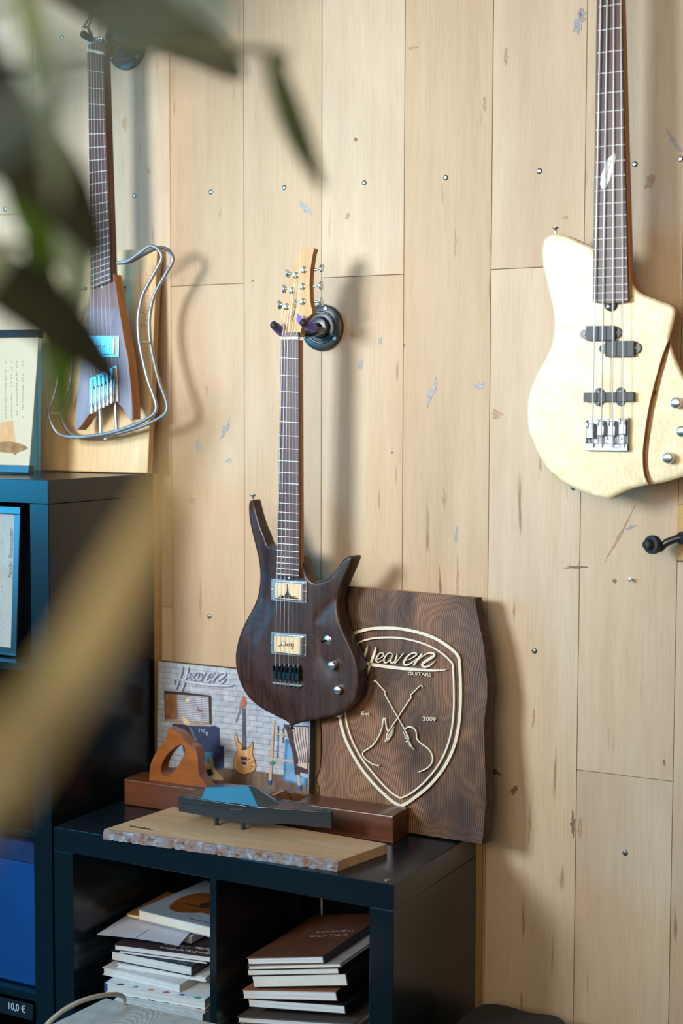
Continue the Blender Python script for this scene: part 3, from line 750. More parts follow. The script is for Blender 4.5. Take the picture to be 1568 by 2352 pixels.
def near(pl, p): return min(range(len(pl)), key=lambda i: (pl[i][0]-p[0])**2+(pl[i][1]-p[1])**2)
def arc(pl, i, j): return [pl[k % len(pl)] for k in range(i, j+1 if j >= i else j+1+len(pl))]
bsp = ccw(bsp)
iT, iB = near(bsp, ge_s[0]), near(bsp, ge_s[-1]); jT, jB = near(bsp, gr_s[0]), near(bsp, gr_s[-1])
plate = arc(bsp, iT, iB)+list(reversed(ge_s))[1:-1]          # big left plateau
lobe = arc(bsp, jB, jT)+gr_s[1:-1]                            # lower right wing
trough = [bsp[iT]]+ge_s[1:-1]+arc(bsp, iB, jB)+list(reversed(gr_s))[1:-1]+[bsp[jT]]
def edge_roll(u, v):
    d = pathd((u, v), bsp, True); return -.003*max(0, 1-d/.005)**2
def gtr(u, v):
    a, b = pathd((u, v), ge_s), pathd((u, v), gr_s); t = a/(a+b+1e-9)
    return -.019+.013*t*t
bb = MB().relief(plate, edge_roll, .008, -.040, edge=.005, rim=(.0015, .0032, .005))
bb.relief(lobe, lambda u, v: edge_roll(u, v)-.0045, .008, -.040, edge=.005, rim=(.0015, .0032, .005))
bb.relief(trough, gtr, .004, -.040, edge=.004)
body = bb.build('body', GOLD, bass, smooth=40)
# sides of the body are bare amber wood
body.data.materials.append(MAPLES)
for pl in body.data.polygons:
    if abs(pl.normal.z) < .45: pl.material_index = 1
BW = .016
a, b, c, d = fingerboard(bass, FB, (1372, -172), (1421, -180), (1360, 694), (1442, 691), .008, BW, ROSEW, round_end=.004)
MB().prism([a, b, (c[0]+.003, c[1]+.006), (d[0]+.001, d[1]+.006)], -.012, .0078).build('neck', MAPLES, bass)
y24a, y24b = lerp2(d, a, .004), lerp2(c, b, .004)
z3a, z3b = FB.px(1373.8, 16, BW), FB.px(1428.8, 8, BW)
k3, k24 = 2**(-3/12), .25
for n in range(1, 25):
    t = (k3-2**(-n/12))/(k3-k24)
    L_ = (z3a[0]+(y24a[0]-z3a[0])*t, z3a[1]+(y24a[1]-z3a[1])*t); R_ = (z3b[0]+(y24b[0]-z3b[0])*t, z3b[1]+(y24b[1]-z3b[1])*t)
    if L_[1] < a[1]: MB().tube([(L_[0]+.0006, L_[1], BW), (R_[0]-.0006, R_[1], BW)], .0012, 6).build('fret', NICKEL, bass)
MB().box(a[0], b[0], a[1], a[1]+.005, .008, BW+.003, .0005).build('nut', BONE, bass)
hd = [(a[0], a[1]+.003), (a[0]-.018, a[1]+.05), (a[0]-.016, a[1]+.17), (a[0]+.02, a[1]+.21), (b[0]+.02, a[1]+.18), (b[0]+.016, a[1]+.05), (b[0], a[1]+.003)]
MB().prism(catmull(hd, 4), -.008, .008, bevel=.001).build('headstock', MAPLE, bass)
FW = BW+.0002
fe = Z(1280, 0, 4.704, [(622,1655),(632,1700),(622,1740),(600,1830),(582,1880),(556,1960),(520,2030),(478,2040),(460,1990),(470,1900),(500,1820),(520,1755),(560,1700),(600,1668)])
MB().prism(FB.pts(fe, FW), BW-.0005, FW+.0003).build('feather_inlay', plain('pearl_inlay', srgb(226, 228, 224), .3, var=.12, scale=200), bass)
MB().ribbon(FB.pts(Z(1280, 0, 4.704, [(520,1925),(560,1800),(610,1665),(664,1576)]), FW), [.0008, .0012, .0013, .0009], FW, FW+.0005).build('feather_quill', plain('brown_inlay', srgb(150, 120, 100), .4), bass)
tops = [1379, 1394, 1409, 1425]; bots = [1360, 1380, 1406, 1431]
for i in range(4):
    p0 = FB.px3(tops[i], 0, BW+.005); p1 = FB.px3(bots[i], 985, BW+.006)
    dd = (p0-p1); p00 = p1+dd*(1+.22)
    MB().tube([p00, p1, p1+Vector((0, -.035, -.008))], [.0016, .0015, .0013, .00105][i]*.9, 8).build('string', STRING, bass)
zp = lambda pl: Z(1250, 700, 4.9, pl)
PKM = plain('satin_black_pickup_plastic', (0.055, 0.060, 0.070, 1), 0.5, var=.15, spec=.6)
def bpick(x0, y0, x1, y1, ears, h=.0125, sl=0.0):
    F = FB; tl, tr, br, bl = [F.px(*p, h) for p in zp([(x0, y0), (x1, y0-sl), (x1, y1-sl), (x0, y1)])]
    pk = MB().prism(catmull([lerp2([tl, tr, br, bl][i], [tl, tr, br, bl][(i+1) % 4], t) for i in range(4) for t in (.03, .97)], 1), -.004, h, bevel=.0007).build('pickup', PKM, bass)
    for (x, y, r) in ears:
        q = F.px3(*zp([(x, y)])[0], .004)
        MB().lathe([(r, -.006), (r, .0), (r*.9, .001), (0, .001)], q, (0, 0, 1), 20).build('mounting_ear', BLACKP, pk)
        MB().lathe([(.0026, 0), (.0026, .0018), (.0012, .0024), (.0008, .0016), (0, .0016)], q, (0, 0, 1), 12).build('ear_screw', CHROME, pk)
bpick(464, 238, 790, 405, [(450, 330, .0088), (812, 315, .0098)], sl=4)
bpick(680, 408, 1004, 585, [(664, 495, .0088), (1026, 488, .0105)], sl=4)
bpick(436, 990, 1000, 1095, [(612, 985, .0085), (852, 980, .0085), (612, 1098, .0075), (852, 1092, .0075)], sl=8)
# bridge
F = FB; tl, tr, br, bl = [F.px(*p, .004) for p in zp([(470, 1300), (950, 1272), (950, 1632), (470, 1640)])]
BRM = plain('brushed_nickel', srgb(142, 146, 152), .34, .95, var=.08, scale=90)
bp = MB().prism([tl, tr, br, bl], -.002, .004, bevel=.0008).build('bridge_plate', BRM, bass)
rim = MB().box(bl[0], br[0], bl[1], bl[1]+.014, .003, .013, .001).box(bl[0], bl[0]+.002, bl[1], tl[1], .003, .010, .0006).box(br[0]-.002, br[0], br[1], tr[1], .003, .010, .0006).build('bridge_rim', BRM, bass)
w4 = (br[0]-bl[0])/4
for i in range(4):
    x0 = bl[0]+w4*i; yt = tl[1]-[.006, .001, .001, -.002][i]
    s_ = MB().box(x0+.0025, x0+w4-.0025, yt-.028, yt, .004, .014, .0014).box(x0+.0025, x0+.007, yt-.010, yt+.001, .013, .0165, .0008).box(x0+w4-.007, x0+w4-.0025, yt-.010, yt+.001, .013, .0165, .0008).build('saddle', BRM, bass)
    cx = x0+w4*[.45, .5, .62, .7][i]
    path = []
    for k in range(60):
        path.append((cx+.0028*cos(k*.9), yt-.028-.0235*k/60, .009+.0028*sin(k*.9)))
    MB().tube(path, .0007, 5).build('spring', CHROME, s_)
    MB().lathe([(.0016, .0138), (.0016, .017), (0, .0172)], (x0+.0048, yt-.006, 0), (0, 0, 1), 8).build('height_screw', BLACKM, s_)
    MB().lathe([(.0016, .0138), (.0016, .017), (0, .0172)], (x0+w4-.0048, yt-.006, 0), (0, 0, 1), 8).build('height_screw', BLACKM, s_)
for (x, y) in zp([(712, 1525), (868, 1522)]):
    q = F.px3(x, y, .0045); MB().lathe([(.004, -.001), (.0036, .001), (.0014, .001), (0, .0002)], q, (0, 0, 1), 14).build('mounting_screw', STEEL, bp)
q = F.px3(*zp([(805, 1590)])[0], .0132)
MB().ribbon(catmull([(q.x+.0085*cos(t*pi/6), q.y+.0035*sin(t*pi/6)) for t in range(12)], 2), .0009, .0128, .0133, True).build('oval_emblem', TEALM, rim)
for (x, y) in ((1550, 925), (1564, 991), (1532, 1052)): knob(bass, FB, x, y, -.004, .0105, .02)
q = FB.px3(1275, 534, -.018); MB().lathe([(.003, -.004), (.0028, .003), (.0034, .006), (.0064, .009), (.0064, .0105), (0, .011)], q, (0, 1, 0), 16).build('strap_button', CHROME, bass)
q = FB.px3(1316, 1113, -.018); MB().lathe([(.003, -.004), (.0028, .003), (.0034, .006), (.0064, .009), (.0064, .0105), (0, .011)], q, (-.25, -1, 0), 16).build('strap_button', CHROME, bass)
q = FB.px3(1402, 700, .003); tr_ = MB().lathe([(.012, -.002), (.012, .0015), (.0105, .003), (0, .003)], q, (0, 0, 1), 20).build('truss_rod_cover', RUBBER, bass)
MB().lathe([(.0026, .003), (.0026, .0044), (.0014, .0044), (0, .0034)], (q.x-.004, q.y-.003, q.z), (0, 0, 1), 12).build('truss_rod_nut', CHROME, tr_)
# hanger above the frame that carries the bass
hc = FB.O+Vector((.5*(a[0]+b[0]), 0, a[1]+.02))
hr = root('guitar_hanger', 'black wall hanger above the gold bass neck, out of the top of the picture', 'guitar hanger', loc=(hc.x, 0, hc.z), group='guitar wall hangers')
MB().lathe([(.0505, .0005), (.0505, .006), (.046, .0095), (.036, .0105), (.024, .0115), (.0225, .018), (.012, .024), (0, .024)], (0, 0, 0), (0, -1, 0), 32).build('wall_plate', BLACKM, hr)
MB().tube([(0, -.02, 0), (0, -.055, 0)], .009, 12).build('arm', BLACKM, hr)
MB().tube(catmull([(-.038, -.17, .01), (-.036, -.13, .0), (-.03, -.085, 0), (0, -.058, 0), (.03, -.085, 0), (.036, -.13, .0), (.038, -.17, .01)], 5, False), .006, 10).build('yoke', BLACKM, hr)

# ------------------------------------------------------------------ empty hook at the right edge
hk = root('wall_hook', 'black curved hook with a round rubber end on a small wooden plate, right edge', 'hook', loc=at(1562, 1222, 0))
HP = at(1562, 1222, 0)
p0, p1 = at(1558.5, 1285, 0), at(1558.5, 1158, 0)
MB().box(p0.x-HP.x, p0.x-HP.x+.1, -.018, -.0004, p0.z-HP.z, p1.z-HP.z, .0015).build('wooden_plate', BATTEN, hk)
L = lambda x, y, Y: at(x, y, Y)-HP
MB().tube(catmull([L(1506, 1258, -.062), L(1514, 1260, -.062), L(1528, 1248, -.062), L(1545, 1240, -.060), L(1566, 1234, -.056), L(1585, 1233, -.045), L(1592, 1233, -.016)], 6, False), .0075, 12).build('arm', BLACKM, hk)
q = L(1568, 1236, -.057); MB().lathe([(.012, -.006), (.0135, 0), (.012, .006), (0, .007)], q, (-.55, -.8, 0), 20).build('collar', BLACKM, hk)
q = L(1494, 1251, -.075)
e = MB().lathe([(.006, -.014), (.0178, -.011), (.0185, -.004), (.0175, .001), (.0105, .002), (.0098, .010), (.0085, .014), (.004, .0155), (0, .0158)], q, (-.5, -1, .05), 24).build('rubber_end', RUBBER, hk)
# ------------------------------------------------------------------ things on top of the tall unit
PLY = wood('pale_poplar_board', [srgb(214, 180, 132), srgb(226, 194, 146), srgb(236, 208, 164)], (14, 1.6, 14), rough=0.55)
PLYE = wood('dark_plywood_edge', [srgb(120, 82, 46), srgb(160, 118, 70), srgb(196, 152, 98)], (30, 2, 420), rough=0.7)
tb = math.atan2(.048, .52)
o = at(335, 1090, -.115); FBD = Frame((o.x, -.076, TH+.0025), tilt=tb)
bd = root('leaning_board', 'pale wooden board leaning on the wall behind the skeleton guitar', 'board', FBD)
p_tr, p_br = FBD.px(361, 570), FBD.px(338, 1091)
pl = [(p_br[0]-.31, .0005), (p_br[0], .0005), (p_tr[0], p_tr[1]), (p_tr[0]-.33, p_tr[1])]
MB().prism(pl, -.020, 0, bevel=.001).build('panel', PLY, bd)
for i in range(3):
    w0 = -.0185+.0062*i
    MB().prism([(p_br[0]-.002, .002), (p_br[0]+.0004, .002), (p_tr[0]+.0004, p_tr[1]-.002), (p_tr[0]-.002, p_tr[1]-.002)], w0, w0+.0028).build('edge_veneer', PLYE, bd)
t = text_mb('Telecaster', .030, 0, 0, 0, .0003, .25)
q = FBD.px(336, 760)
t.warp(lambda x, y, w: (q[0]-y+.004, q[1]+x*1.05, w)); t.build('pencil_lettering', plain('faint_pencil', srgb(188, 154, 116), .7), bd)
hl_ = [FBD.px(*p) for p in ((287, 660), (285, 669), (284, 679), (285, 694))]
for h_ in hl_: MB().lathe([(.003, -.0002), (.003, .0003), (0, .0003)], (h_[0], h_[1], 0), (0, 0, 1), 10).build('drill_hole', INK, bd)

pf = Frame((at(0, 1086, -.21).x, -.215, TH+.0016), tilt=.13)
ps = root('wall_poster', 'parchment poster between two dark hanger bars on top of the tall unit', 'poster', pf)
PAPER = plain('cream_paper', srgb(200, 188, 160), .8, var=.05, scale=8)
tr, br = pf.px(76, 757), pf.px(63, 1085)
x1 = br[0]+.004; H_ = tr[1]
x0 = x1-.26
MB().box(x0, x1, .012, H_-.012, -.003, 0).build('print', PAPER, ps, smooth=0)
BARM = plain('dark_lacquered_wood', (0.014, 0.016, 0.02, 1), .28, var=.2, spec=.8)
bars = [MB().box(x0-.002, x1+.006, 0.0005, .018, -.010, .008, .001).build('hanger_bar', BARM, ps), MB().box(x0-.002, x1+.006, H_-.018, H_, -.010, .008, .001).build('hanger_bar', BARM, ps)]
SEP = plain('sepia_print', srgb(150, 112, 70), .8, var=.3, scale=60); SEP2 = plain('pale_wood_print', srgb(206, 160, 112), .8, var=.15, scale=30)
m = MB()
for cx in (12, 26, 38, 52):
    for k in range(22):
        if R.random() < .75:
            y = 830+k*6+R.uniform(-1, 1); m.ribbon(pf.pts([(cx+R.uniform(-1, 1), y), (cx+R.uniform(-1, 2)+1, y+4)]), .0016, 0, .0003)
m.build('printed_columns', SEP, ps)
MB().prism(pf.pts([(0, 970), (30, 966), (36, 1014), (0, 1024)]), 0, .0003).build('printed_panel', SEP2, ps)
MB().prism(catmull(pf.pts([(-10, 1020), (20, 1014), (50, 1020), (64, 1030), (40, 1040), (36, 1046), (28, 1041), (-10, 1036)]), 4), .0003, .0006).build('printed_shape', SEP, ps)

# ------------------------------------------------------------------ skeleton guitar, left
LY = -.132
o = at(240, 1003, LY); FL = Frame((o.x, LY, o.z))
lg = root('travel_guitar', 'skeleton electric guitar with slim wooden body and bent metal rod frame', 'guitar', FL)
z6 = lambda pl: Z(150, 640, 5.807, pl)
MAUVE = wood('figured_rosewood', [srgb(92, 66, 66), srgb(136, 104, 100), srgb(168, 136, 128)], (26, 2.2, 26), rings=.5, rough=.34, coat=.3)
lo = z6([(322,-60),(316,200),(292,450),(245,740),(200,1150),(152,1600),(134,1900),(138,2012),(165,2020),(240,1930),(330,1795),(420,1700),(560,1640),(690,1650),(760,1730),(830,1850),(870,1885),(898,1876),(893,1700),(880,1500),(832,1050),(772,740),(702,300),(662,40),(640,-60)])
lbo = MB().prism(resample(FL.pts(lo), .01), -.030, 0, bevel=.001).build('body', MAUVE, lg)
wood_sides(lbo, MAPLES)
LW = .008
NECKD = wood('dark_brown_neck', [srgb(66, 40, 28), srgb(88, 56, 38), srgb(110, 72, 50)], (60, 4, 60), rough=.45)
tl, tr_, bl, br = FL.px(199.5, 118, LW), FL.px(236.5, 126, LW), FL.px(207.5, 664, LW), FL.px(254, 646, LW)
MB().prism([tl, tr_, br, bl], .001, LW, bevel=.0006).build('fingerboard', ROSEW, lg)
MB().prism([(tl[0]+.001, tl[1]+.03), (tr_[0]+.0005, tr_[1]+.03), (br[0]+.001, br[1]), (bl[0], bl[1])], -.016, .0008).build('neck', NECKD, lg)
for n in range(1, 23):
    t = (1-2**(-n/12))/(1-2**(-22/12))*.99
    L_, R_ = lerp2(tl, bl, t), lerp2(tr_, br, t)
    MB().tube([(L_[0]+.0004, L_[1], LW), (R_[0]-.0004, R_[1], LW)], .0010, 6).build('fret', NICKEL, lg)
n0, n1 = FL.px(198.5, 114, LW+.003), FL.px(237, 122.5, LW+.003)
MB().ribbon([n0, n1], .0055, .002, LW+.003).build('nut', BONE, lg)
hp = FL.pts(Z(160, 20, 7.84, [(318,740),(345,590),(600,560),(640,600),(640,800),(600,820)]), LW)
MB().prism(hp, -.024, LW-.002, bevel=.001).build('head_block', ROSEW, lg)
cl = MB()
c0, c1 = FL.px(160+340/7.84, 20+640/7.84, LW), FL.px(160+610/7.84, 20+620/7.84, LW)
cl.box(c0[0], c1[0], c0[1]-.002, c0[1]+.010, LW-.003, LW+.005, .001)
for i in range(6): cl.lathe([(.0028, 0), (.0028, .004), (.001, .0045), (0, .0045)], (lerp2(c0, c1, (i+.5)/6)[0], c0[1]+.009, LW+.001), (0, 0, 1), 10)
cl.build('string_clamp', CHROME, lg)
sb = [205+i*8.8 for i in range(6)]
saddle_y = [862, 858, 852, 848, 843, 838]
for i in range(6):
    q = lerp2(n0, n1, (i+.7)/6.4); p1 = FL.px3([208,217,226,236,246,256][i], saddle_y[i], .012)
    MB().tube([(lerp2(c0, c1, (i+.5)/6)[0], c0[1]+.006, LW+.004), (q[0], q[1], LW+.0045), p1], [.0006, .0005, .00045, .00036, .0003, .0003][i], 5).build('string', STRING, lg)
rg = FL.pts(z6([(270,762),(712,762),(706,1046),(266,1046)]), .003)
pk = MB().prism(rg, -.002, .003, bevel=.0008).build('pickup_ring', CHROME, lg)
MB().prism(FL.pts(z6([(310,790),(645,785),(636,1018),(306,1020)]), .008), .002, .008, bevel=.0015).build('pickup_cover', CHROME, pk)
for x in (395, 440, 488, 536, 580, 350): MB().lathe([(.0022, .0075), (.0022, .0092), (.001, .0096), (0, .0096)], FL.px3(150+x/5.807, 640+902/5.807, 0), (0, 0, 1), 10).build('pole_screw', STEEL, pk)
for x, y in ((290, 785), (685, 780), (680, 1025), (290, 1025)): MB().lathe([(.002, .0028), (.002, .004), (0, .0042)], FL.px3(150+x/5.807, 640+y/5.807, 0), (0, 0, 1), 10).build('ring_screw', STEEL, pk)
xs = [348, 402, 455, 508, 560, 612]; yb = [1800, 1775, 1745, 1715, 1690, 1660]; yt = [1330, 1300, 1290, 1270, 1240, 1190]
pb = FL.pts(z6([(320,1330),(680,1150),(700,1640),(320,1700)]), .004)
MB().prism(pb, -.001, .004, bevel=.0008).build('bridge_plate', STEEL, lg)
for i in range(6):
    p0 = FL.px3(150+xs[i]/5.807, 640+yt[i]/5.807, .011); p1 = FL.px3(150+(xs[i]+8)/5.807, 640+(yt[i]+140)/5.807, .011); p2 = FL.px3(150+(xs[i]+6)/5.807, 640+yb[i]/5.807, .011)
    s_ = MB().box(min(p0.x, p1.x)-.0034, max(p0.x, p1.x)+.0034, p1.y, p0.y, .003, .013, .001).build('saddle', CHROME, lg)
    mid = p1.lerp(p2, .35); m2 = p1.lerp(p2, .62)
    MB().tube([p1, mid, mid, m2, m2+(p2-m2)*.05, p2], [.0030, .0030, .0038, .0038, .0043, .0043], 12).build('tuner_barrel', CHROME, lg)
for (x, y0, y1) in ((460, 1720, 2060), (668, 1640, 2010)):
    MB().tube([FL.px3(150+x/5.807, 640+y0/5.807, -.012), FL.px3(150+(x+16)/5.807, 640+y1/5.807, -.012)], .0043, 12).build('support_tube', STEEL, lg)
zt = lambda pl: Z(0, 540, 3.267, pl)
rod = zt([(880,210),(960,195),(1040,140),(1100,95),(1135,82),(1180,100),(1212,150),(1205,200),(1160,280),(1110,370),(1070,450),(1048,540),(1035,650),(1045,800),(1075,950),(1110,1090),(1150,1200),(1173,1280),(1160,1335),(1110,1375),(1010,1425),(860,1475),(740,1500),(600,1515),(480,1508),(420,1470),(382,1395),(366,1335),(385,1268),(415,1190),(440,1080),(450,950),(440,820),(420,700),(400,600),(420,500),(480,430),(560,400),(640,400)])
rp = catmull([FL.px3(x, y, .006) for x, y in rod], 4, False)
RODM = plain('brushed_steel_rod', srgb(158, 158, 158), .45, .75, var=.12)
for k, w in enumerate((0.0, -.042)):
    pth = [(p[0], p[1], p[2]+w*min(1, i/18, (len(rp)-1-i)/18)) for i, p in enumerate(rp)]
    MB().tube(pth, .0042, 10).build('frame_rod', RODM, lg)
for i in (13, 27):
    q = Vector(rp[i*4]); MB().tube([q, q+Vector((0, 0, -.042))], .0026, 8).build('cross_rod', STEEL, lg)
q = FL.px3(150+540/5.807, 640+2085/5.807, -.02); MB().lathe([(.003, -.002), (.003, .003), (.0066, .0075), (.0066, .009), (0, .0095)], q, (0, -1, 0), 14).build('strap_button', CHROME, lg)
MB().lathe([(.0022, 0), (.0022, .002), (0, .002)], FL.px3(236, 659, 0), (0, 0, 1), 10).build('truss_rod_nut', CHROME, lg)
hg = hanger('guitar_hanger', 'black wall hanger behind the leaves holding the skeleton guitar', (293, 110), (212, 92, 190, 78), (248, 88, 258, 62), -.135)
wl = root('wire_loop', 'thin bent metal wire hanging above the skeleton guitar', 'wire', loc=at(205, 60, -.15))
q0 = at(205, 60, -.15)
MB().tube(catmull([at(222, -10, -.10)-q0, at(208, 36, -.14)-q0, at(190, 66, -.17)-q0, at(200, 62, -.165)-q0, at(212, 80, -.15)-q0, at(203, 70, -.14)-q0, at(212, 40, -.12)-q0, at(236, -10, -.10)-q0], 5, False), .0022, 8).build('wire', STEEL, wl)
# ------------------------------------------------------------------ sign slab leaning behind
def slab_wood():
    t = NT('scorched_brushed_spruce')
    v = t.coords((1, 1, 1)); warp = t.noise(v, 4.2, 2, .45)
    vm = t.n('ShaderNodeVectorMath', operation='MULTIPLY_ADD'); cmb = t.n('ShaderNodeCombineXYZ')
    t.l(warp, cmb.inputs[0]); t.l(cmb.outputs[0], vm.inputs[0]); vm.inputs[1].default_value = (.10, 0, 0); t.l(v, vm.inputs[2])
    mp = t.n('ShaderNodeMapping'); mp.inputs['Scale'].default_value = (1, .05, 1); t.l(vm.outputs[0], mp.inputs[0])
    wv = t.n('ShaderNodeTexWave', wave_type='BANDS', bands_direction='X'); wv.inputs['Scale'].default_value = 80; wv.inputs['Distortion'].default_value = 0.25; wv.inputs['Detail'].default_value = 2; wv.inputs['Detail Scale'].default_value = 1.5
    t.l(mp.outputs[0], wv.inputs['Vector'])
    big = t.noise(t.coords((1, .55, 1)), 8, 3, .5, .5)
    c = t.ramp(wv.outputs['Fac'], [(0.2, srgb(76, 50, 34)), (0.5, srgb(95, 64, 44)), (0.85, srgb(124, 87, 60))])
    c2 = t.ramp(big, [(0.36, srgb(158, 146, 140)), (0.5, (1, 1, 1, 1)), (0.62, (2.0, 1.9, 1.7, 1))])
    t.color(t.mix(c, c2, .9, 'MULTIPLY')); t.setb(rough=.5, spec=.45); t.bump(wv.outputs['Fac'], .35, .0014); return t.m
SLABM = slab_wood(); SLABE = plain('rough_bark_edge', srgb(74, 44, 32), .8, var=.45, scale=90, bump=.4); CREAMC = plain('cream_cut_plywood', srgb(226, 214, 190), .5, var=.05)
ts = math.atan2(.047, .495)
oS = at(1000, 1926, -.132); FS = Frame((oS.x, -.131, LH+.0041), tilt=ts)
sl = root('sign_slab', 'dark brown live-edge wooden slab with a cream shield emblem, leaning on the wall', 'sign', FS)
z7 = lambda pl: Z(700, 1320, 2.904, pl)
right = z7([(1130,152),(1146,250),(1165,350),(1190,470),(1208,640),(1215,780),(1196,960),(1195,1100),(1200,1300),(1204,1500),(1190,1700),(1176,1826)])
left = z7([(60,1490),(92,1440),(78,1390),(76,1345),(98,1290),(106,1100),(100,980),(90,800),(110,600),(86,400),(100,200),(104,60)])
R0 = FS.pts(right); L0 = FS.pts(left)
R0[-1] = (R0[-1][0], 0.0); L0[0] = (L0[0][0], 0.0)
so = catmull(R0, 4, False)+catmull(L0, 4, False)
def sh(u, v):
    n = noise.noise((u*9+3, v*6, 1.3))*.0035+noise.noise((u*22, v*9, 4.1))*.0014
    e = pathd((u, v), R0); k = max(0, 1-e/.05); return n+.006*k*noise.noise((u*5, v*16, 7.7))
def sh0(u, v): return min(.0, sh(u, v)-.002) if False else sh(u, v)*.6-.003
MB().relief(so, sh0, .010, -.040, edge=.008).build('slab', SLABM, sl, smooth=50)
slo = [o for o in sl.children][0]; slo.data.materials.append(BATTEN)  # paler top faces; the lit top edge is put into this colour
for p in slo.data.polygons:
    if p.normal.y > .8: p.material_index = 1
# bark edge of the right side
bk = MB(); Rr = catmull(R0, 5, False); rows = 7
vs = []; 
for i, p in enumerate(Rr):
    for k in range(rows):
        w = -.001-.039*k/(rows-1); b = .004*sin(pi*k/(rows-1))+.0035*noise.noise((p[1]*40, k*.9, 2))*(1 if 0 < k < rows-1 else .2)
        vs.append((p[0]+b, p[1], w))
bk.add(vs, [(i*rows+k, i*rows+k+1, (i+1)*rows+k+1, (i+1)*rows+k) for i in range(len(Rr)-1) for k in range(rows-1)])
bk.build('bark_edge', SLABE, sl, smooth=60, fix=False)
bk = MB(); Lr = catmull(list(reversed(L0)), 5, False); vs = []
for i, p in enumerate(Lr):
    for k in range(rows):
        w = -.001-.039*k/(rows-1); b = .004*sin(pi*k/(rows-1))+.0035*noise.noise((p[1]*40, k*.9, 5))*(1 if 0 < k < rows-1 else .2)
        vs.append((p[0]-b, p[1], w))
bk.add(vs, [(i*rows+k, (i+1)*rows+k, (i+1)*rows+k+1, i*rows+k+1) for i in range(len(Lr)-1) for k in range(rows-1)])
bk.build('bark_edge', SLABE, sl, smooth=60, fix=False)
zs = lambda pl: Z(760, 1420, 4.9, pl); zt8 = lambda pl: Z(760, 1540, 4.9, pl)
EW0, EW1 = -.001, .0042; KM = 1/4.9/1010
outer = zs([(225,185),(330,145),(450,118),(600,110),(750,116),(900,140),(1050,180),(1180,232),(1290,300),(1380,370),(1422,420),(1440,460),(1442,520)])+zt8([(1448,0),(1455,150),(1455,350),(1445,520),(1425,680),(1390,830),(1340,960),(1270,1090),(1190,1200),(1090,1310),(980,1400),(870,1482),(790,1522),(740,1505),(660,1450),(540,1340),(430,1220),(330,1090),(240,940),(170,800),(120,650),(95,510),(75,330),(62,120)])+zs([(60,560),(80,430),(120,290),(165,220)])
inner = zs([(275,290),(370,250),(480,225),(600,217),(750,220),(900,245),(1050,290),(1170,345),(1260,405),(1335,475),(1368,525),(1370,600)])+zt8([(1375,60),(1380,200),(1380,420),(1365,600),(1335,760),(1280,920),(1200,1070),(1100,1200),(990,1310),(880,1392),(785,1432),(740,1415),(670,1368),(560,1260),(450,1130),(350,1000),(270,860),(210,720),(175,590),(155,480),(140,330),(132,140)])+zs([(132,600),(150,470),(190,360),(225,315)])
em = MB().ribbon(catmull(FS.pts(outer, EW1), 3), 31*KM, EW0, EW1, True); em.build('shield_outline', CREAMC, sl)
MB().ribbon(catmull(FS.pts(inner, EW1), 3), 18*KM, EW0, EW1, True).build('shield_outline', CREAMC, sl)
logo_mb(lambda x, y: FS.px(760+x/4.9, 1420+y/4.9, EW1), KM, EW0, EW1).build('script_lettering', CREAMC, sl)
def put_text(F, txt, x0, y0, x1, y1, hpx, w0, w1, mat, par, nm='lettering', pad=0):
    """text with its baseline from pixel (x0, y0) to (x1, y1)"""
    a, b = F.px(x0, y0, w1), F.px(x1, y1, w1); L_ = math.hypot(b[0]-a[0], b[1]-a[1]); an = atan2(b[1]-a[1], b[0]-a[0])
    t = text_mb(txt, 1.0, 0, 0, 0, 1); xs_ = [v[0] for v in t.v]; ys_ = [v[1] for v in t.v]
    k = L_/(max(xs_)-min(xs_)); hy = F.px(x0, y0-hpx, w1); kh_ = math.hypot(hy[0]-a[0], hy[1]-a[1])/(max(ys_)-min(0, min(ys_)))
    mx = min(xs_)
    t.warp(lambda x, y, w: (a[0]+(x-mx)*k*cos(an)-y*kh_*sin(an), a[1]+(x-mx)*k*sin(an)+y*kh_*cos(an), w0+w*(w1-w0)))
    return t.build(nm, mat, par, smooth=0)
put_text(FS, 'GUITARS', 760+864/4.9, 1420+640/4.9, 760+1128/4.9, 1420+656/4.9, 8, EW0, EW1, CREAMC, sl)
put_text(FS, 'Est', 760+342/4.9, 1540+500/4.9, 760+432/4.9, 1540+508/4.9, 8, EW0, EW1, CREAMC, sl)
put_text(FS, '2009', 760+1030/4.9, 1540+565/4.9, 760+1178/4.9, 1540+572/4.9, 9.5, EW0, EW1, CREAMC, sl)
lines = [[(480,122),(497,112),(545,170),(608,240),(604,270),(680,405),(750,530),(825,660),(872,760),(868,795),(840,800)],
         [(1030,190),(1010,168),(990,180),(895,275),(900,305),(830,405),(750,530),(690,620),(640,690),(620,745),(630,768),(655,775)]]
for l in lines: MB().ribbon(FS.pts(zt8(l), EW1), 11*KM, EW0, EW1).build('crossed_guitar_line', CREAMC, sl)
curves = [[(640,690),(618,620),(609,550),(600,540),(586,546),(572,640),(535,740),(470,840),(400,890),(360,920),(358,960),(400,1010),(470,1055),(540,1072)],
          [(825,660),(870,635),(920,645),(955,690),(965,770),(1010,820),(1090,880),(1135,950),(1135,1030),(1090,1090),(1040,1120),(985,1143)]]
for l in curves: MB().ribbon(catmull(FS.pts(zt8(l), EW1), 4, False), 13*KM, EW0, EW1).build('guitar_body_line', CREAMC, sl)
for (a_, b_) in [((705,635),(590,810)),((704,660),(604,806)),((702,685),(620,802)),((690,720),(640,785)),((810,688),(885,858)),((816,712),(905,872)),((836,720),(920,885)),((822,740),(935,900))]:
    MB().ribbon(FS.pts(zt8([a_, b_]), EW1), 5*KM, EW0, EW1-.0008).build('string_line', CREAMC, sl)

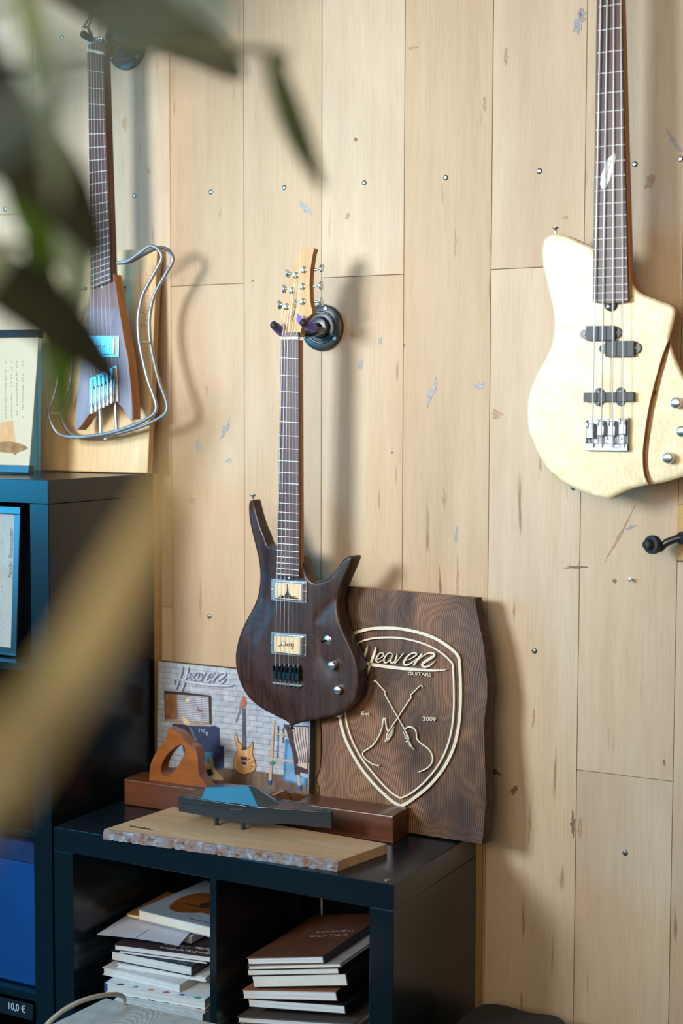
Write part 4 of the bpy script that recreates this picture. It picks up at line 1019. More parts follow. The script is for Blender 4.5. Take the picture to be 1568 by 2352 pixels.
# ------------------------------------------------------------------ printed picture board
def brick_print():
    t = NT('white_brick_print'); v = t.coords((1, 1, 1)); br = t.n('ShaderNodeTexBrick'); t.l(v, br.inputs['Vector'])
    br.inputs['Color1'].default_value = srgb(206, 212, 220); br.inputs['Color2'].default_value = srgb(190, 198, 210); br.inputs['Mortar'].default_value = srgb(128, 138, 156)
    br.inputs['Scale'].default_value = 1.0; br.inputs['Brick Width'].default_value = .036; br.inputs['Row Height'].default_value = .0125; br.inputs['Mortar Size'].default_value = .0006
    nz = t.noise(v, 60, 4); t.color(t.mix(br.outputs['Color'], t.ramp(nz, [(.3, srgb(216, 218, 224)), (.7, (1, 1, 1, 1))]), 1.0, 'MULTIPLY')); t.setb(rough=.45); return t.m
tp = math.atan2(.010, .29)
oP = at(365, 1835, -.095); FP = Frame((-.014, -.045, LH+.0012), tilt=tp)
po = root('picture_board', 'printed picture board of guitars before a white brick wall, behind the wooden plane', 'picture', FP)
pA, pB, pC = FP.px(364, 1519), FP.px(712, 1640), FP.px(706, 1812)
PXL, PXR, PT = pA[0], pB[0], pA[1]
MB().box(PXL, PXR, 0, PT, -.020, -.0006).build('board', plain('shaded_board_edge', srgb(30, 26, 24), .6), po, smooth=0)  # black sides; shade in the gap beside the board is put into colour
MB().box(PXL, PXR, 0.0, PT, -.0006, 0).build('brick_print', brick_print(), po, smooth=0)
def pm(name, rgb, rough=.5, var=.15, sc=80): return plain(name, srgb(*rgb), rough, var=var, scale=sc)
lay = [0]
def pr(nm, mat, pl, smooth_=0):
    lay[0] += 1; w = .00008*lay[0]
    q = FP.pts(pl, 0); q = catmull(q, smooth_) if smooth_ else q
    q = [(min(max(p[0], PXL+.0006), PXR-.0004), max(p[1], .0008)) for p in q]
    return MB().prism(q, 0, .0002+w).build(nm, mat, po, smooth=0)
zA = lambda pl: Z(340, 1500, 7.127, pl); zB = lambda pl: Z(340, 1620, 7.127, pl); zD = lambda pl: Z(520, 1600, 7.127, pl)
PF = wood('printed_floor', [srgb(96, 78, 68), srgb(124, 102, 88), srgb(150, 126, 106)], (60, 14, 60), rough=.5, bump=0)
fl = pr('printed_floor', PF, [(365, 1762)]+zD([(-100,1150),(0,1170),(480,1225),(740,1262),(930,1290),(1330,1330)])+[(712, 1850), (365, 1860)])
shd = pm('printed_shadow_blue', (122, 134, 164)); 
wf = pr('printed_window_frame', pm('printed_dark_frame', (58, 44, 44)), zA([(262,612),(620,642),(1015,692),(1040,715),(1045,1150),(1030,1180),(275,1120)]))
pr('printed_blind_wood', pm('printed_warm_wood', (150, 98, 60), var=.35, sc=40), zA([(285,665),(470,680),(480,1082),(290,1075)]))
pr('printed_window_glow', pm('printed_blind_white', (212, 214, 226)), zA([(478,682),(990,722),(998,1128),(484,1085)]))
sl_m = pm('printed_blind_slat', (70, 66, 84)); bl_ = MB(); lay[0] += 1
for i in range(14):
    y0, y1 = 700+i*28.5, 738+i*28.3; bl_.ribbon(FP.pts(zA([(482, y0), (992, y1)])), .0016, 0, .0002+.00008*lay[0])
for x in (500, 742, 880): bl_.ribbon(FP.pts(zA([(x, 690+(x-480)*.07), (x, 1085+(x-480)*.08)])), .0007, 0, .0002+.00008*lay[0])
bl_.build('printed_blind_slats', sl_m, po, smooth=0)
pr('printed_lamp', pm('printed_lamp_glow', (238, 222, 176)), zA([(612,770),(630,742),(655,742),(676,768),(655,800),(630,800)]))
pr('printed_red_toy', pm('printed_red', (150, 62, 56)), zA([(806,905),(830,900),(840,925),(880,930),(885,985),(870,960),(820,945)]))
pr('printed_sill', pm('printed_sill_tan', (166, 146, 126)), zB([(285,225),(480,228),(1010,285),(1025,320),(640,320),(290,262)]))
pr('printed_amplifier', pm('printed_navy', (46, 58, 92), var=.3), zB([(400,300),(560,310),(660,330),(1010,345),(1075,330),(1170,365),(1180,650),(1240,665),(1245,1000),(1200,1040),(640,1040),(560,640),(400,420)]))
pr('printed_amplifier_screen', pm('printed_teal', (60, 118, 152)), zB([(925,760),(1060,770),(1060,940),(925,930)]))
am = MB(); lay[0] += 1
for s_ in ([(845,380),(838,440)], [(870,385),(905,440)], [(920,385),(920,445)], [(955,440),(975,440),(975,490),(955,490),(955,440)]):
    am.ribbon(FP.pts(zB(s_)), .0012, 0, .0002+.00008*lay[0])
am.build('printed_amplifier_lettering', pm('printed_white', (214, 218, 226)), po, smooth=0)
pr('printed_bass_neck', pm('printed_dark_neck', (44, 38, 46)), zB([(590,310),(640,310),(860,790),(820,800)]))
fm = MB(); lay[0] += 1
for i in range(9): fm.ribbon(FP.pts(zB([(668+i*12, 362+i*25), (712+i*12, 366+i*25)])), .0007, 0, .0002+.00008*lay[0])
fm.build('printed_frets', pm('printed_fret_grey', (170, 172, 182)), po, smooth=0)
pr('printed_headstock', pm('printed_cream', (222, 190, 158)), zB([(556,185),(590,165),(610,200),(650,240),(690,290),(680,320),(640,325),(590,300),(565,240)]), 3)
pr('printed_leaning_guitar', pm('printed_yellow_wood', (186, 152, 104)), zB([(935,930),(965,930),(1000,955),(1030,850),(1050,860),(1080,930),(1085,1010),(1150,1100),(1250,1215),(1180,1225),(1000,1200),(930,1100)]), 3)
pr('printed_guitar_plate', pm('printed_black', (34, 30, 32)), zB([(950,1050),(1040,1040),(1080,1130),(1000,1170),(955,1120)]))
gs = pr('printed_guitar_shadow', shd, zD([(235,60),(250,170),(205,330),(170,420),(150,400),(200,260)]), 2)
pr('printed_guitar_neck', pm('printed_blue_neck', (64, 72, 92)), zD([(262,190),(312,190),(328,835),(262,830)]))
nf = MB(); lay[0] += 1
for i in range(21): nf.ribbon(FP.pts(zD([(263, 215+i*29.0), (312+i*.7, 215+i*29.0)])), .0005, 0, .0002+.00008*lay[0])
nf.build('printed_frets', pm('printed_fret_silver', (150, 154, 166)), po, smooth=0)
pr('printed_guitar_headstock', pm('printed_red_maple', (178, 108, 76)), zD([(275,0),(300,-5),(330,60),(330,130),(305,180),(265,178),(240,130),(245,60)]), 3)
pr('printed_guitar_outline', pm('printed_dark_red', (96, 52, 34)), zD([(160,612),(180,640),(195,720),(245,770),(300,830),(370,825),(405,790),(425,735),(448,760),(440,860),(430,930),(460,1010),(488,1110),(480,1190),(430,1240),(340,1262),(288,1280),(220,1255),(150,1200),(118,1110),(125,1020),(170,900),(170,800),(136,700),(140,640)]), 3)
ZEB = wood('printed_zebra_wood', [srgb(206, 146, 92), srgb(222, 168, 112), srgb(236, 190, 136)], (230, 3, 10), rough=.5, bump=0, dist=.2)
pr('printed_guitar_body', ZEB, zD([(160,625),(178,650),(195,740),(250,785),(265,850),(320,860),(378,835),(412,800),(430,750),(440,770),(432,870),(425,940),(450,1010),(476,1110),(468,1185),(420,1232),(340,1252),(288,1268),(225,1245),(160,1195),(128,1110),(136,1020),(180,900),(180,800),(146,700),(146,645)]), 3)
for pl in ([(250,845),(335,850),(335,872),(250,868)], [(245,980),(345,988),(345,1045),(245,1038)], [(255,1065),(330,1070),(330,1112),(255,1108)]): pr('printed_pickup', pm('printed_pickup_blue', (40, 48, 74)), zD(pl))
pr('printed_guitar_bridge', pm('printed_chrome', (214, 210, 206)), zD([(256,1112),(326,1116),(326,1134),(256,1130)]))
for (x, y, r_) in ((383,1022,13),(442,1060,11),(415,1085,12),(448,1146,13),(412,1136,9),(412,1178,8)):
    pr('printed_knob', pm('printed_knob_red', (84, 40, 28)), zD([(x+r_*cos(k*pi/4), y+r_*sin(k*pi/4)) for k in range(8)]))
pr('printed_blue_window', pm('printed_window_blue', (70, 130, 176), var=.3, sc=30), zD([(975,690),(1070,740),(1200,1300),(1320,1340),(1310,1470),(935,1365)]))
pr('printed_blue_pane', pm('printed_pane_blue', (120, 164, 200), var=.2, sc=30), zD([(1010,760),(1060,790),(1140,1290),(1280,1330),(1270,1420),(980,1345)]))
LAD = pm('printed_ladder_pine', (206, 178, 150))
for pl in ([(765,380),(795,380),(745,1370),(700,1370)], [(790,585),(1010,610),(1010,640),(840,625)], [(750,1000),(1120,1040),(1120,1075),(760,1030)]): pr('printed_ladder', LAD, zD(pl))
pr('printed_ladder_clip', pm('printed_green', (60, 140, 122)), zD([(725,1055),(800,1065),(790,1110),(725,1110)]))
for pl in ([(690,1370),(742,1378),(735,1445),(688,1440)], [(1180,1440),(1232,1445),(1225,1535),(1180,1525)]): pr('printed_ladder_foot', pm('printed_foot_blue', (44, 92, 146)), zD(pl))
st = MB(); lay[0] += 1
for k in range(18):
    y = 480+k*29; st.ribbon(FP.pts(zD([(856-k*.6, y), (854-k*.6, y+20)])), .0016, 0, .0002+.00008*lay[0])
    if k < 12: st.ribbon(FP.pts(zD([(950-k*1.4+R.uniform(-14, 14), 455+k*26), (945-k*1.4+R.uniform(-14, 14), 472+k*26)])), .0014, 0, .0002+.00008*lay[0])
st.build('printed_shirt_lettering', pm('printed_ink_blue', (58, 66, 96)), po, smooth=0)
CH = pm('printed_chair_brown', (74, 44, 42))
pr('printed_chair_back', pm('printed_chair_cream', (214, 196, 184)), zD([(1110,490),(1345,490),(1340,1080),(1190,1080),(1120,760)]))
for pl in ([(965,455),(1060,470),(1110,700),(1150,860),(1190,1010),(1190,1110),(1120,1110),(1105,950),(1060,800)], [(1120,1115),(1335,1185),(1325,1260),(1200,1230),(1195,1275),(1130,1265)], [(1090,470),(1345,480),(1345,495),(1090,490)]): pr('printed_chair', CH, zD(pl))
pr('printed_chair_seat', pm('printed_seat_cream', (212, 184, 160)), zD([(1195,1080),(1335,1075),(1335,1185),(1160,1120)]))
pr('printed_chair_leg', LAD, zD([(1165,1270),(1200,1275),(1228,1450),(1182,1445)]))
cs = MB(); lay[0] += 1
for k in range(5): cs.ribbon(catmull(FP.pts(zD([(1120+k*45, 500), (1150+k*40, 700), (1195+k*35, 900), (1230+k*28, 1080)])), 4, False), .0017, 0, .0002+.00008*lay[0])
cs.build('printed_chair_slats', CH, po, smooth=0)
def pl_(zx, zy):
    # map the traced logo onto the poster's lettering
    return FP.px(340+(440+(zx-262)*.93)/7.127, 1500+(500+(zy-560)*1.05-(zx-262)*.02)/7.127)
lay[0] += 1
logo_mb(lambda x, y: FP.px(340+(452+(x-262)*.93)/7.127, 1500+(512+(y-560)*1.12-0*(x-262))/7.127), 1.1/7.127/1000, 0, .0002+.00008*lay[0]).build('printed_script_shadow', pm('printed_script_blue', (124, 136, 166)), po, smooth=0)
lay[0] += 1
logo_mb(lambda x, y: FP.px(340+(442+(x-262)*.93)/7.127, 1500+(500+(y-560)*1.12)/7.127), 1.1/7.127/1000, 0, .0002+.00008*lay[0]).build('printed_script', pm('printed_script_white', (200, 206, 218)), po, smooth=0)
# ------------------------------------------------------------------ long wooden plane
BEECH = wood('oiled_reddish_beech', [srgb(74, 38, 20), srgb(100, 54, 28), srgb(124, 72, 40)], (2.2, 34, 34), rough=.36, coat=.25, spec=.5, fine=(12, 300, 300))
BEECH2 = wood('oiled_orange_beech', [srgb(128, 70, 28), srgb(156, 90, 38), srgb(178, 110, 54)], (6, 16, 16), rough=.34, coat=.3, fine=(60, 200, 60))
zt_ = LH+.0006
A = atZ(285, 1848, zt_); B = atZ(902, 1939, zt_)          # front bottom corners
spin = atan2(B.y-A.y, B.x-A.x); PLN = math.hypot(B.x-A.x, B.y-A.y)
fT = Frame(A, spin=spin)
pn = root('wooden_jointer_plane', 'long reddish wooden hand plane with a closed handle at its left end', 'hand plane', fT)
PH = fT.px(899, 1874)[1]; PD = .074
body = [(0, 0), (PLN, 0), (PLN, PH), (PLN*.66, PH), (PLN*.60, PH*.35), (PLN*.535, PH), (0, PH)]
full = [(0, 0), (PLN, 0), (PLN, PH), (0, PH)]
m = MB().prism(full, -.012, 0, bevel=.003).prism(body, -PD+.012, -.0121).prism(full, -PD, -PD+.0119)
m.build('body', BEECH, pn)
MB().prism([(PLN*.545, PH*.75), (PLN*.60, PH*.36), (PLN*.612, PH*.45), (PLN*.575, PH*1.12), (PLN*.55, PH*1.05)], -PD+.014, -.014).build('wedge', BEECH2, pn)
z4 = lambda pl: Z(270, 1640, 4.48, pl)
TW = -.020
tot = fT.pts(z4([(325,612),(332,550),(350,490),(380,425),(432,340),(490,262),(514,190),(508,160),(522,146),(560,168),(620,192),(660,226),(700,276),(738,322),(790,348),(815,400),(825,460),(830,560),(845,640),(880,690),(930,712)]), TW)
tot[0] = (tot[0][0], PH-.0005); tot[-1] = (tot[-1][0], PH-.0005)
tot = catmull(tot, 3, False)
hole = fT.pts(z4([(446,560),(470,480),(530,392),(600,332),(655,314),(688,340),(690,400),(650,485),(600,565),(545,622),(500,642),(458,622)]), TW)
MB().prism(tot, TW-.030, TW, holes=[catmull(hole, 3)]).build('handle', BEECH2, pn, smooth=45)

# ------------------------------------------------------------------ live-edge board
LIVE = wood('sanded_live_edge_oak', [srgb(192, 152, 112), srgb(204, 166, 126), srgb(214, 180, 142)], (2.4, 26, 26), rough=.55, fine=(14, 260, 260))
def bark():
    t = NT('grey_brown_bark'); v = t.coords((1, 1, 1)); a = t.noise(v, 70, 5, .65, .8); b = t.noise(v, 160, 3)
    c = t.ramp(a, [(.32, srgb(62, 46, 36)), (.42, srgb(140, 100, 70)), (.5, srgb(112, 112, 118)), (.6, srgb(136, 138, 146)), (.75, srgb(190, 184, 176))])
    t.color(c); t.setb(rough=.7, spec=.5); t.bump(b, .5, .002); return t.m
zbt = LH+.020
c_fl, c_fr, c_br, c_bl = atZ(240, 1904, zbt), atZ(778, 1977, zbt), atZ(889, 1938, zbt), atZ(397, 1853, zbt)
lb_ = root('live_edge_board', 'pale flat board with a rough bark edge lying under the model yacht', 'board', loc=(c_fl.x, c_fl.y, LH+.0005))
o0 = Vector((c_fl.x, c_fl.y, 0)); quad = [Vector((p.x, p.y, 0))-o0 for p in (c_fl, c_fr, c_br, c_bl)]
MB().prism([(p.x, p.y) for p in quad], 0, .0195, bevel=.0006).build('board', LIVE, lb_)
bm_ = MB(); N = 90; rows = 6; vs = []
fd = (quad[1]-quad[0]); nrm = Vector((fd.y, -fd.x, 0)).normalized()
for i in range(N+1):
    p = quad[0]+fd*(i/N)
    for k in range(rows):
        h = .0195*k/(rows-1); b = .003+.0035*noise.noise((i*.33, k*.8, 1))+.003*noise.noise((i*.9, k*1.3, 6))+.0035*(1-k/(rows-1))
        if k == rows-1: b = .0006+.0012*abs(noise.noise((i*.5, 9, 1)))
        if i % 17 == 11 and k < rows-1: b -= .004
        q = p+nrm*max(b, .0004); vs.append((q.x, q.y, h))
bm_.add(vs, [(i*rows+k, (i+1)*rows+k, (i+1)*rows+k+1, i*rows+k+1) for i in range(N) for k in range(rows-1)])
bm_.add([vs[i*rows+rows-1] for i in range(N+1)]+[tuple(quad[0]+fd*(i/N)+Vector((0, 0, .0195))-nrm*.001) for i in range(N+1)], [(i, i+1, N+2+i, N+1+i) for i in range(N)])
bk_ = bm_.build('bark_edge', bark(), lb_, smooth=50, fix=False); bk_['label'] = 'rough grey and brown bark edge'
def bl_place(x, y):
    t = (x-262)/1043; s_ = (600-y)/300
    q = atZ(297+55*t, 1899+8.5*t-9*s_*.5, zbt)-o0
    return (q.x, q.y)
logo_mb(bl_place, 1.0/1010/15, .0195, .0199).build('burnt_lettering', INK, lb_, smooth=0)

# ------------------------------------------------------------------ model motor yacht on two pegs
HULL = plain('satin_black_hull', (0.012, 0.021, 0.028, 1), .38, var=.12, scale=300, spec=.7)
DECK = plain('brown_teak_deck', srgb(104, 78, 66), .5, var=.15, scale=120)
GLASSY = plain('teal_sheen_cabin', (0.012, 0.030, 0.040, 1), .26, var=.1, scale=400, spec=1.0)  # black cabin; its teal sky reflection is partly put into the base colour
zy0 = zbt+.012; Yl = at(411, 1864, -.340)
ys = Frame((Yl.x, -.340, zy0))
ya = root('model_yacht', 'black angular model motor yacht standing on two pegs on the live-edge board', 'model boat', ys)
zy = lambda x, y, w=0.0: ys.px(400+x/3.92, 1780+y/3.92, w)
WD = .084
st_t, st_b, bo_t, bo_b, keel = zy(36, 196), zy(46, 330), zy(1425, 336, -WD/2), zy(1420, 488, -WD/2), zy(640, 440)
LN = bo_t[0]; tf = lambda x: st_t[1]+(bo_t[1]-st_t[1])*(x/LN)
# stations: x, top half width, top height, low height, low half width
hw = WD/2
def hullsec(x, hwt, zt2, zl, hwl): return [(x, zt2, -hw+hwt), (x, zl, -hw+hwl), (x, zl, -hw-hwl), (x, zt2, -hw-hwt)]
midx = keel[0]
secs = [hullsec(st_t[0], hw, st_t[1], st_b[1], hw*.96), hullsec(midx, hw, tf(midx), keel[1], hw*.92), hullsec(LN*.72, hw*.62, tf(LN*.72), keel[1]*.7+bo_b[1]*.3+.004, hw*.40), hullsec(LN*.995, .004, bo_t[1], bo_b[1]+.002, .002)]
m = MB(); vs = [v for s_ in secs for v in s_]
fs = [(0, 1, 2, 3), (12, 15, 14, 13)]
for i in range(3):
    for k in range(4): fs.append((i*4+k, i*4+(k+1) % 4, (i+1)*4+(k+1) % 4, (i+1)*4+k))
m.add(vs, fs); m.build('hull', HULL, ya, smooth=15)
dk = []
def dsec(x, hwt, z, drop): return [(x, z+drop, -hw+hwt), (x, z+drop, -hw-hwt)]
dx = zy(800, 262)[0]
d1 = dsec(dx, hw*.80, tf(dx), .0008); d2 = dsec(LN*.72, hw*.52, tf(LN*.72), .0008); d3 = dsec(LN*.93, hw*.10, tf(LN*.93), .0008)
MB().add(d1+d2+d3, [(0, 1, 3, 2), (2, 3, 5, 4)]).add([(p[0], p[1]-.002, p[2]) for p in d1+d2+d3], [(2, 3, 1, 0), (4, 5, 3, 2)]).build('fore_deck', DECK, ya, smooth=0)
for sg in (1, -1):
    MB().tube([(st_t[0]+.002, st_t[1], -hw+sg*hw*.985), (midx, tf(midx), -hw+sg*hw*.985), (LN*.72, tf(LN*.72), -hw+sg*hw*.60), (LN*.985, bo_t[1], -hw+sg*.004)], .0016, 6).build('gunwale', GLASSY, ya)
a0, a3 = zy(240, 192, -.006), zy(760, 250, -.006)
w1 = -.02
for _ in range(12):      # lean the cabin side back by about 45 degrees
    w1 = -.006-(zy(285, 112, w1)[1]-tf(a0[0]))*1.0
def on_face(x, y):
    """point of the cabin side plane through a0, a3 and the upper left corner"""
    P0 = Vector((a0[0], tf(a0[0])-.001, -.006)); P3 = Vector((a3[0], tf(a3[0])-.001, -.006)); q = zy(285, 112, w1); P1 = Vector((q[0], q[1], w1))
    n = (P3-P0).cross(P1-P0); A_ = zy(x, y, 0); B_ = zy(x, y, -.08); A_ = Vector((A_[0], A_[1], 0)); B_ = Vector((B_[0], B_[1], -.08)); t = n.dot(P0-A_)/n.dot(B_-A_)
    return A_+(B_-A_)*t
a1, a2 = on_face(285, 112), on_face(668, 102)
zt2 = tf(a0[0])-.001
cab = [(a0[0], zt2, -.006), (a3[0], tf(a3[0])-.001, -.006), (a3[0]+.030, tf(a3[0]+.03)-.001, -hw), (a3[0], tf(a3[0])-.001, -WD+.006), (a0[0], zt2, -WD+.006),
       tuple(a1), tuple(a2), (a2[0]+.010, a2[1]-.0005, -hw), (a2[0], a2[1], -WD-a2[2]), (a1[0], a1[1], -WD-a1[2])]
MB().add(cab, [(0, 1, 6, 5), (1, 2, 7, 6), (2, 3, 8, 7), (3, 4, 9, 8), (4, 0, 5, 9), (5, 6, 7, 8, 9), (4, 3, 2, 1, 0)]).build('cabin', GLASSY, ya, smooth=0)
MB().box(st_t[0]+.004, a0[0]-.001, tf(0)-.001, tf(0)+.001, -WD+.012, -.012).build('aft_deck', DECK, ya, smooth=0)
n0, n1 = zy(500, 248), zy(690, 308)
MB().add([(n0[0], n0[1], .0004), (n0[0], n1[1]-.001, .0004), (zy(620, 310)[0], n1[1]-.001, .0004), (n1[0], n0[1]-.0005, .0004), (n0[0], n0[1], -.001), (n0[0], n1[1]-.001, -.001), (zy(620, 310)[0], n1[1]-.001, -.001), (n1[0], n0[1]-.0005, -.001)],
         [(0, 1, 2, 3), (7, 6, 5, 4), (0, 4, 5, 1), (1, 5, 6, 2), (2, 6, 7, 3), (3, 7, 4, 0)]).build('recess_shade_plate', plain('recess_shade', (.004, .004, .004, 1), .6), ya, smooth=0)  # flat black plate; the notch's shade is put into its colour
MB().ribbon([zy(500, 310), zy(618, 312)], .0007, .0005, .0012).build('recess_sill', STEEL, ya, smooth=0)
MB().ribbon([zy(40, 250), zy(500, 308)], .0007, .0001, .0005).build('hull_line', plain('black_groove', (.005, .006, .008, 1), .5), ya, smooth=0)
for (x, y0, y1) in ((380, 395, 452), (617, 440, 490)):
    q = zy(x, y1, -.0225); lo_ = -(zy0-zbt)+.0006
    MB().tube([(q[0], .010, -.0225), (q[0], lo_, -.0225)], .0048, 12).build('peg', STEEL if 0 else HULL, ya)

# ------------------------------------------------------------------ books in the low unit
WPAGE = plain('white_pages', srgb(214, 216, 214), .7, var=.06, scale=30)
CPAGE = plain('cream_pages', srgb(220, 214, 200), .7, var=.06, scale=30)
def pages_mat(): 
    t = NT('page_edges'); v = t.coords((3, 3, 900)); n_ = t.noise(v, 1, 2); t.color(t.ramp(n_, [(.3, srgb(196, 198, 198)), (.6, srgb(222, 222, 218))])); t.setb(rough=.7); return t.m
PAGES = pages_mat()
def book(name, label, pl, pr_, z, h, depth, cover, pages=PAGES, th=.0018, spine=None, over=.0025, group=None, cat='book', back=None, width=None):
    """front lower edge runs from pixel pl to pr_ at height z; the page block faces the room"""
    a, b = atZ(pl[0], pl[1], z), atZ(pr_[0], pr_[1], z)
    an = atan2(b.y-a.y, b.x-a.x); w = math.hypot(b.x-a.x, b.y-a.y)
    w = width or w
    r = root(name, label, cat, group=group); r.location = a; r.rotation_euler = (0, 0, an)
    MB().box(over, w-over, over, depth-over, th, h-th).build('page_block', pages, r, smooth=0)
    lo_ = MB().box(0, w, 0, depth, 0, th, .0004).build('cover', back or cover, r, smooth=20)
    up = MB().box(0, w, 0, depth, h-th, h, .0004).build('cover', cover, r, smooth=20)
    if spine == 'L': MB().box(-.0012, th, 0, depth, 0, h, .0008).build('spine', cover, r, smooth=20)
    elif spine == 'R': MB().box(w-th, w+.0012, 0, depth, 0, h, .0008).build('spine', cover, r, smooth=20)
    else: MB().box(0, w, depth-th, depth, 0, h, .0006).build('spine', cover, r, smooth=20)
    return r, up, w
SHZ = .05+lch+.016
cov = lambda nm, c, r=.4: plain(nm, srgb(*c), r, var=.06, scale=20)
GL, GR = 'books in the left cubby', 'books in the right cubby'
z = at(245, 2279, -.405).z
book('paper_ream', 'thick pile of paper at the very bottom of the left cubby', (262, 2335), (466, 2372), SHZ+.0005, z-.008-SHZ, .26, WPAGE, group=GL, cat='paper')
r, up, w = book('loose_sheets', 'thin white loose sheets under the arrow-patterned hardcover', (270, 2288), (470, 2324), z-.0065, .006, .24, WPAGE, th=.0008, group=GL, cat='paper')
r, up, w = book('hardcover_book', 'white hardcover with coloured arrow pattern and blue spine in the left cubby', (243, 2280), (471, 2320), z, .0215, .25, plain('white_glossy_cover', srgb(222, 224, 222), .35, var=.03), spine=None, group=GL)
MB().box(-.004, .0012, 0.0, .245, .0, .0215, .001).build('spine', plain('blue_cloth_spine', srgb(42, 96, 160), .5), r)
AR = [plain('arrow_'+n_, srgb(*c), .5) for n_, c in (('black', (50, 60, 72)), ('green', (30, 150, 130)), ('orange', (214, 120, 60)), ('red', (196, 66, 56)), ('blue', (40, 104, 176)), ('teal', (30, 140, 130)))]
for i in range(6):
    x = w*(.11+.155*i)
    for (y_, z_, dx_) in ((.006, .0216, 0), ):
        MB().prism([(x, -.0006), (x+.011, -.0006), (x+.016, .005), (x+.007, .009), (x+.003, .004)], .0215, .0219).build('printed_arrow', AR[i], up, smooth=0)
    x2 = w*(.07+.155*i)
    MB().box(x2+.012, x2+.026, -.0006, .0, .0002, .0016).build('printed_arrow', AR[(i+4) % 6], up, smooth=0)
z += .0222
book('paperback_book', 'thick white paperback lying on the arrow-patterned hardcover', (235, 2239), (413, 2280), z, .0165, .20, plain('matt_white_cover', srgb(212, 214, 216), .5, var=.04), group=GL)
z += .0170
book('paperback_book', 'thin white paperback just under the dark blue book', (268, 2223), (473, 2256), z, .0095, .21, WPAGE, group=GL)
z += .0100
DB = plain('dark_blue_gloss_cover', srgb(26, 40, 58), .3, var=.2)
r, up, w = book('hardcover_book', 'dark blue book with pale lines on its cover in the left cubby', (254, 2206), (440, 2243), z, .0215, .22, DB, spine='R', group=GL)
for i, t in enumerate((.60, .82, .86, .90)):
    MB().box(w*t, w*t+.0012, .004, .06, .0215, .0218).build('printed_line', plain('pale_line', srgb(150, 170, 186), .5) if i else AR[2], up, smooth=0)
z += .0222
book('magazine', 'thin white magazine between the dark blue book and the mauve one', (272, 2188), (474, 2214), z, .0055, .22, WPAGE, th=.0006, group=GL)
z += .0058
MV = plain('mauve_gloss_cover', srgb(70, 54, 58), .35, var=.15)
r, up, w = book('magazine', 'mauve softcover with white lettering under the loose envelope', (261, 2182), (484, 2211), z, .0115, .22, MV, th=.0008, group=GL)
t = text_mb('CONSTRUCTION A', .013, 0, 0, 0, .0003); t.warp(lambda x, y, q: (w*.96-x, .022-y, .0116+q)); t.build('printed_lettering', WPAGE, up, smooth=0)
t = text_mb('Guitar Making', .020, 0, 0, 0, .0003, .3); t.warp(lambda x, y, q: (w*.98-x, .044-y, .0116+q)); t.build('printed_lettering', WPAGE, up, smooth=0)
z += .0125
# loose envelope sagging over the pile
ez = z+.022; e = [atZ(222, 2146, ez-.006), atZ(411, 2171, ez-.002), atZ(462, 2112, ez+.003), atZ(300, 2078, ez+.003)]
e[0].x = max(e[0].x, .056); e[3].x = max(e[3].x, .06)
ev = root('envelope', 'white paper envelope sticking out of the left book pile', 'envelope', loc=e[1])
N = 10; vs = []
for i in range(N+1):
    for j in range(N+1):
        u, v = i/N, j/N; p = (e[0]*(1-u)+e[1]*u)*(1-v)+(e[3]*(1-u)+e[2]*u)*v-e[1]; p.z += .003*sin(pi*u)*(1-v); vs.append(tuple(p))
n2 = (N+1)**2
fs = [(i*(N+1)+j, (i+1)*(N+1)+j, (i+1)*(N+1)+j+1, i*(N+1)+j+1) for i in range(N) for j in range(N)]
ENV = plain('white_envelope_paper', srgb(206, 208, 220), .7, var=.03)
MB().add(vs, fs).add([(p[0], p[1], p[2]-.0014) for p in vs], [tuple(reversed(f)) for f in fs]).build('sheet', ENV, ev, smooth=60, fix=False)
s0 = (e[0]*.52+e[1]*.48)-e[1]+Vector((0, 0, .0034)); s1 = s0+(e[3]-e[0])*.28; MB().tube([s0, s1], .0005, 4).build('flap_seam', plain('grey_seam', srgb(120, 124, 136), .7), ev)
MB().box(-.15, -.01, .06, .17, z-e[1].z+.0004, ez-.004-e[1].z, .002).build('contents', ENV, ev)
z = ez+.0045
book('paperback_book', 'small ochre-covered book partly hidden under the guitar-cover book', (290, 2107), (350, 2118), z, .0085, .16, plain('ochre_cover', srgb(168, 120, 58), .5), pages=CPAGE, group=GL)
zb_ = z-.001
r, up, w = book('hardcover_book', 'grey book with an acoustic guitar on its cover, top of the left pile', (316, 2113), (492, 2156), z+.0003, .0225, .235, plain('pale_grey_gloss_cover', srgb(150, 164, 176), .3, var=.05), pages=CPAGE, group=GL)
gu = [(.032,.098),(.040,.060),(.060,.036),(.090,.030),(.118,.040),(.140,.052),(.160,.050),(.182,.062),(.186,.100),(.176,.134),(.150,.140),(.125,.132),(.100,.146),(.066,.146),(.042,.128)]
MB().prism([(p[0]*.92, p[1]*1.15) for p in catmull(gu, 4)], .0225, .0229).build('printed_guitar', plain('printed_guitar_amber', srgb(128, 74, 34), .35, var=.2, scale=25), up, smooth=0)
MB().prism([(.110+.018*cos(k*pi/8), .105+.022*sin(k*pi/8)) for k in range(16)], .0229, .0231).build('printed_sound_hole', INK, up, smooth=0)
MB().box(.110, .20, .100, .117, .0229, .0233).build('printed_neck', INK, up, smooth=0)
MB().box(.062, .100, .082, .088, .0229, .0232).build('printed_bridge', INK, up, smooth=0)
t = text_mb('Antonio de Torres', .008, 0, 0, 0, .0003); t.warp(lambda x, y, q: (w*.60+x, .016+y, .0226+q)); t.build('printed_lettering', INK, up, smooth=0)
MB().box(-.001, .0014, .006, .020, .004, .0205).build('red_label', plain('dark_red_label', srgb(120, 40, 44), .5), r, smooth=0)

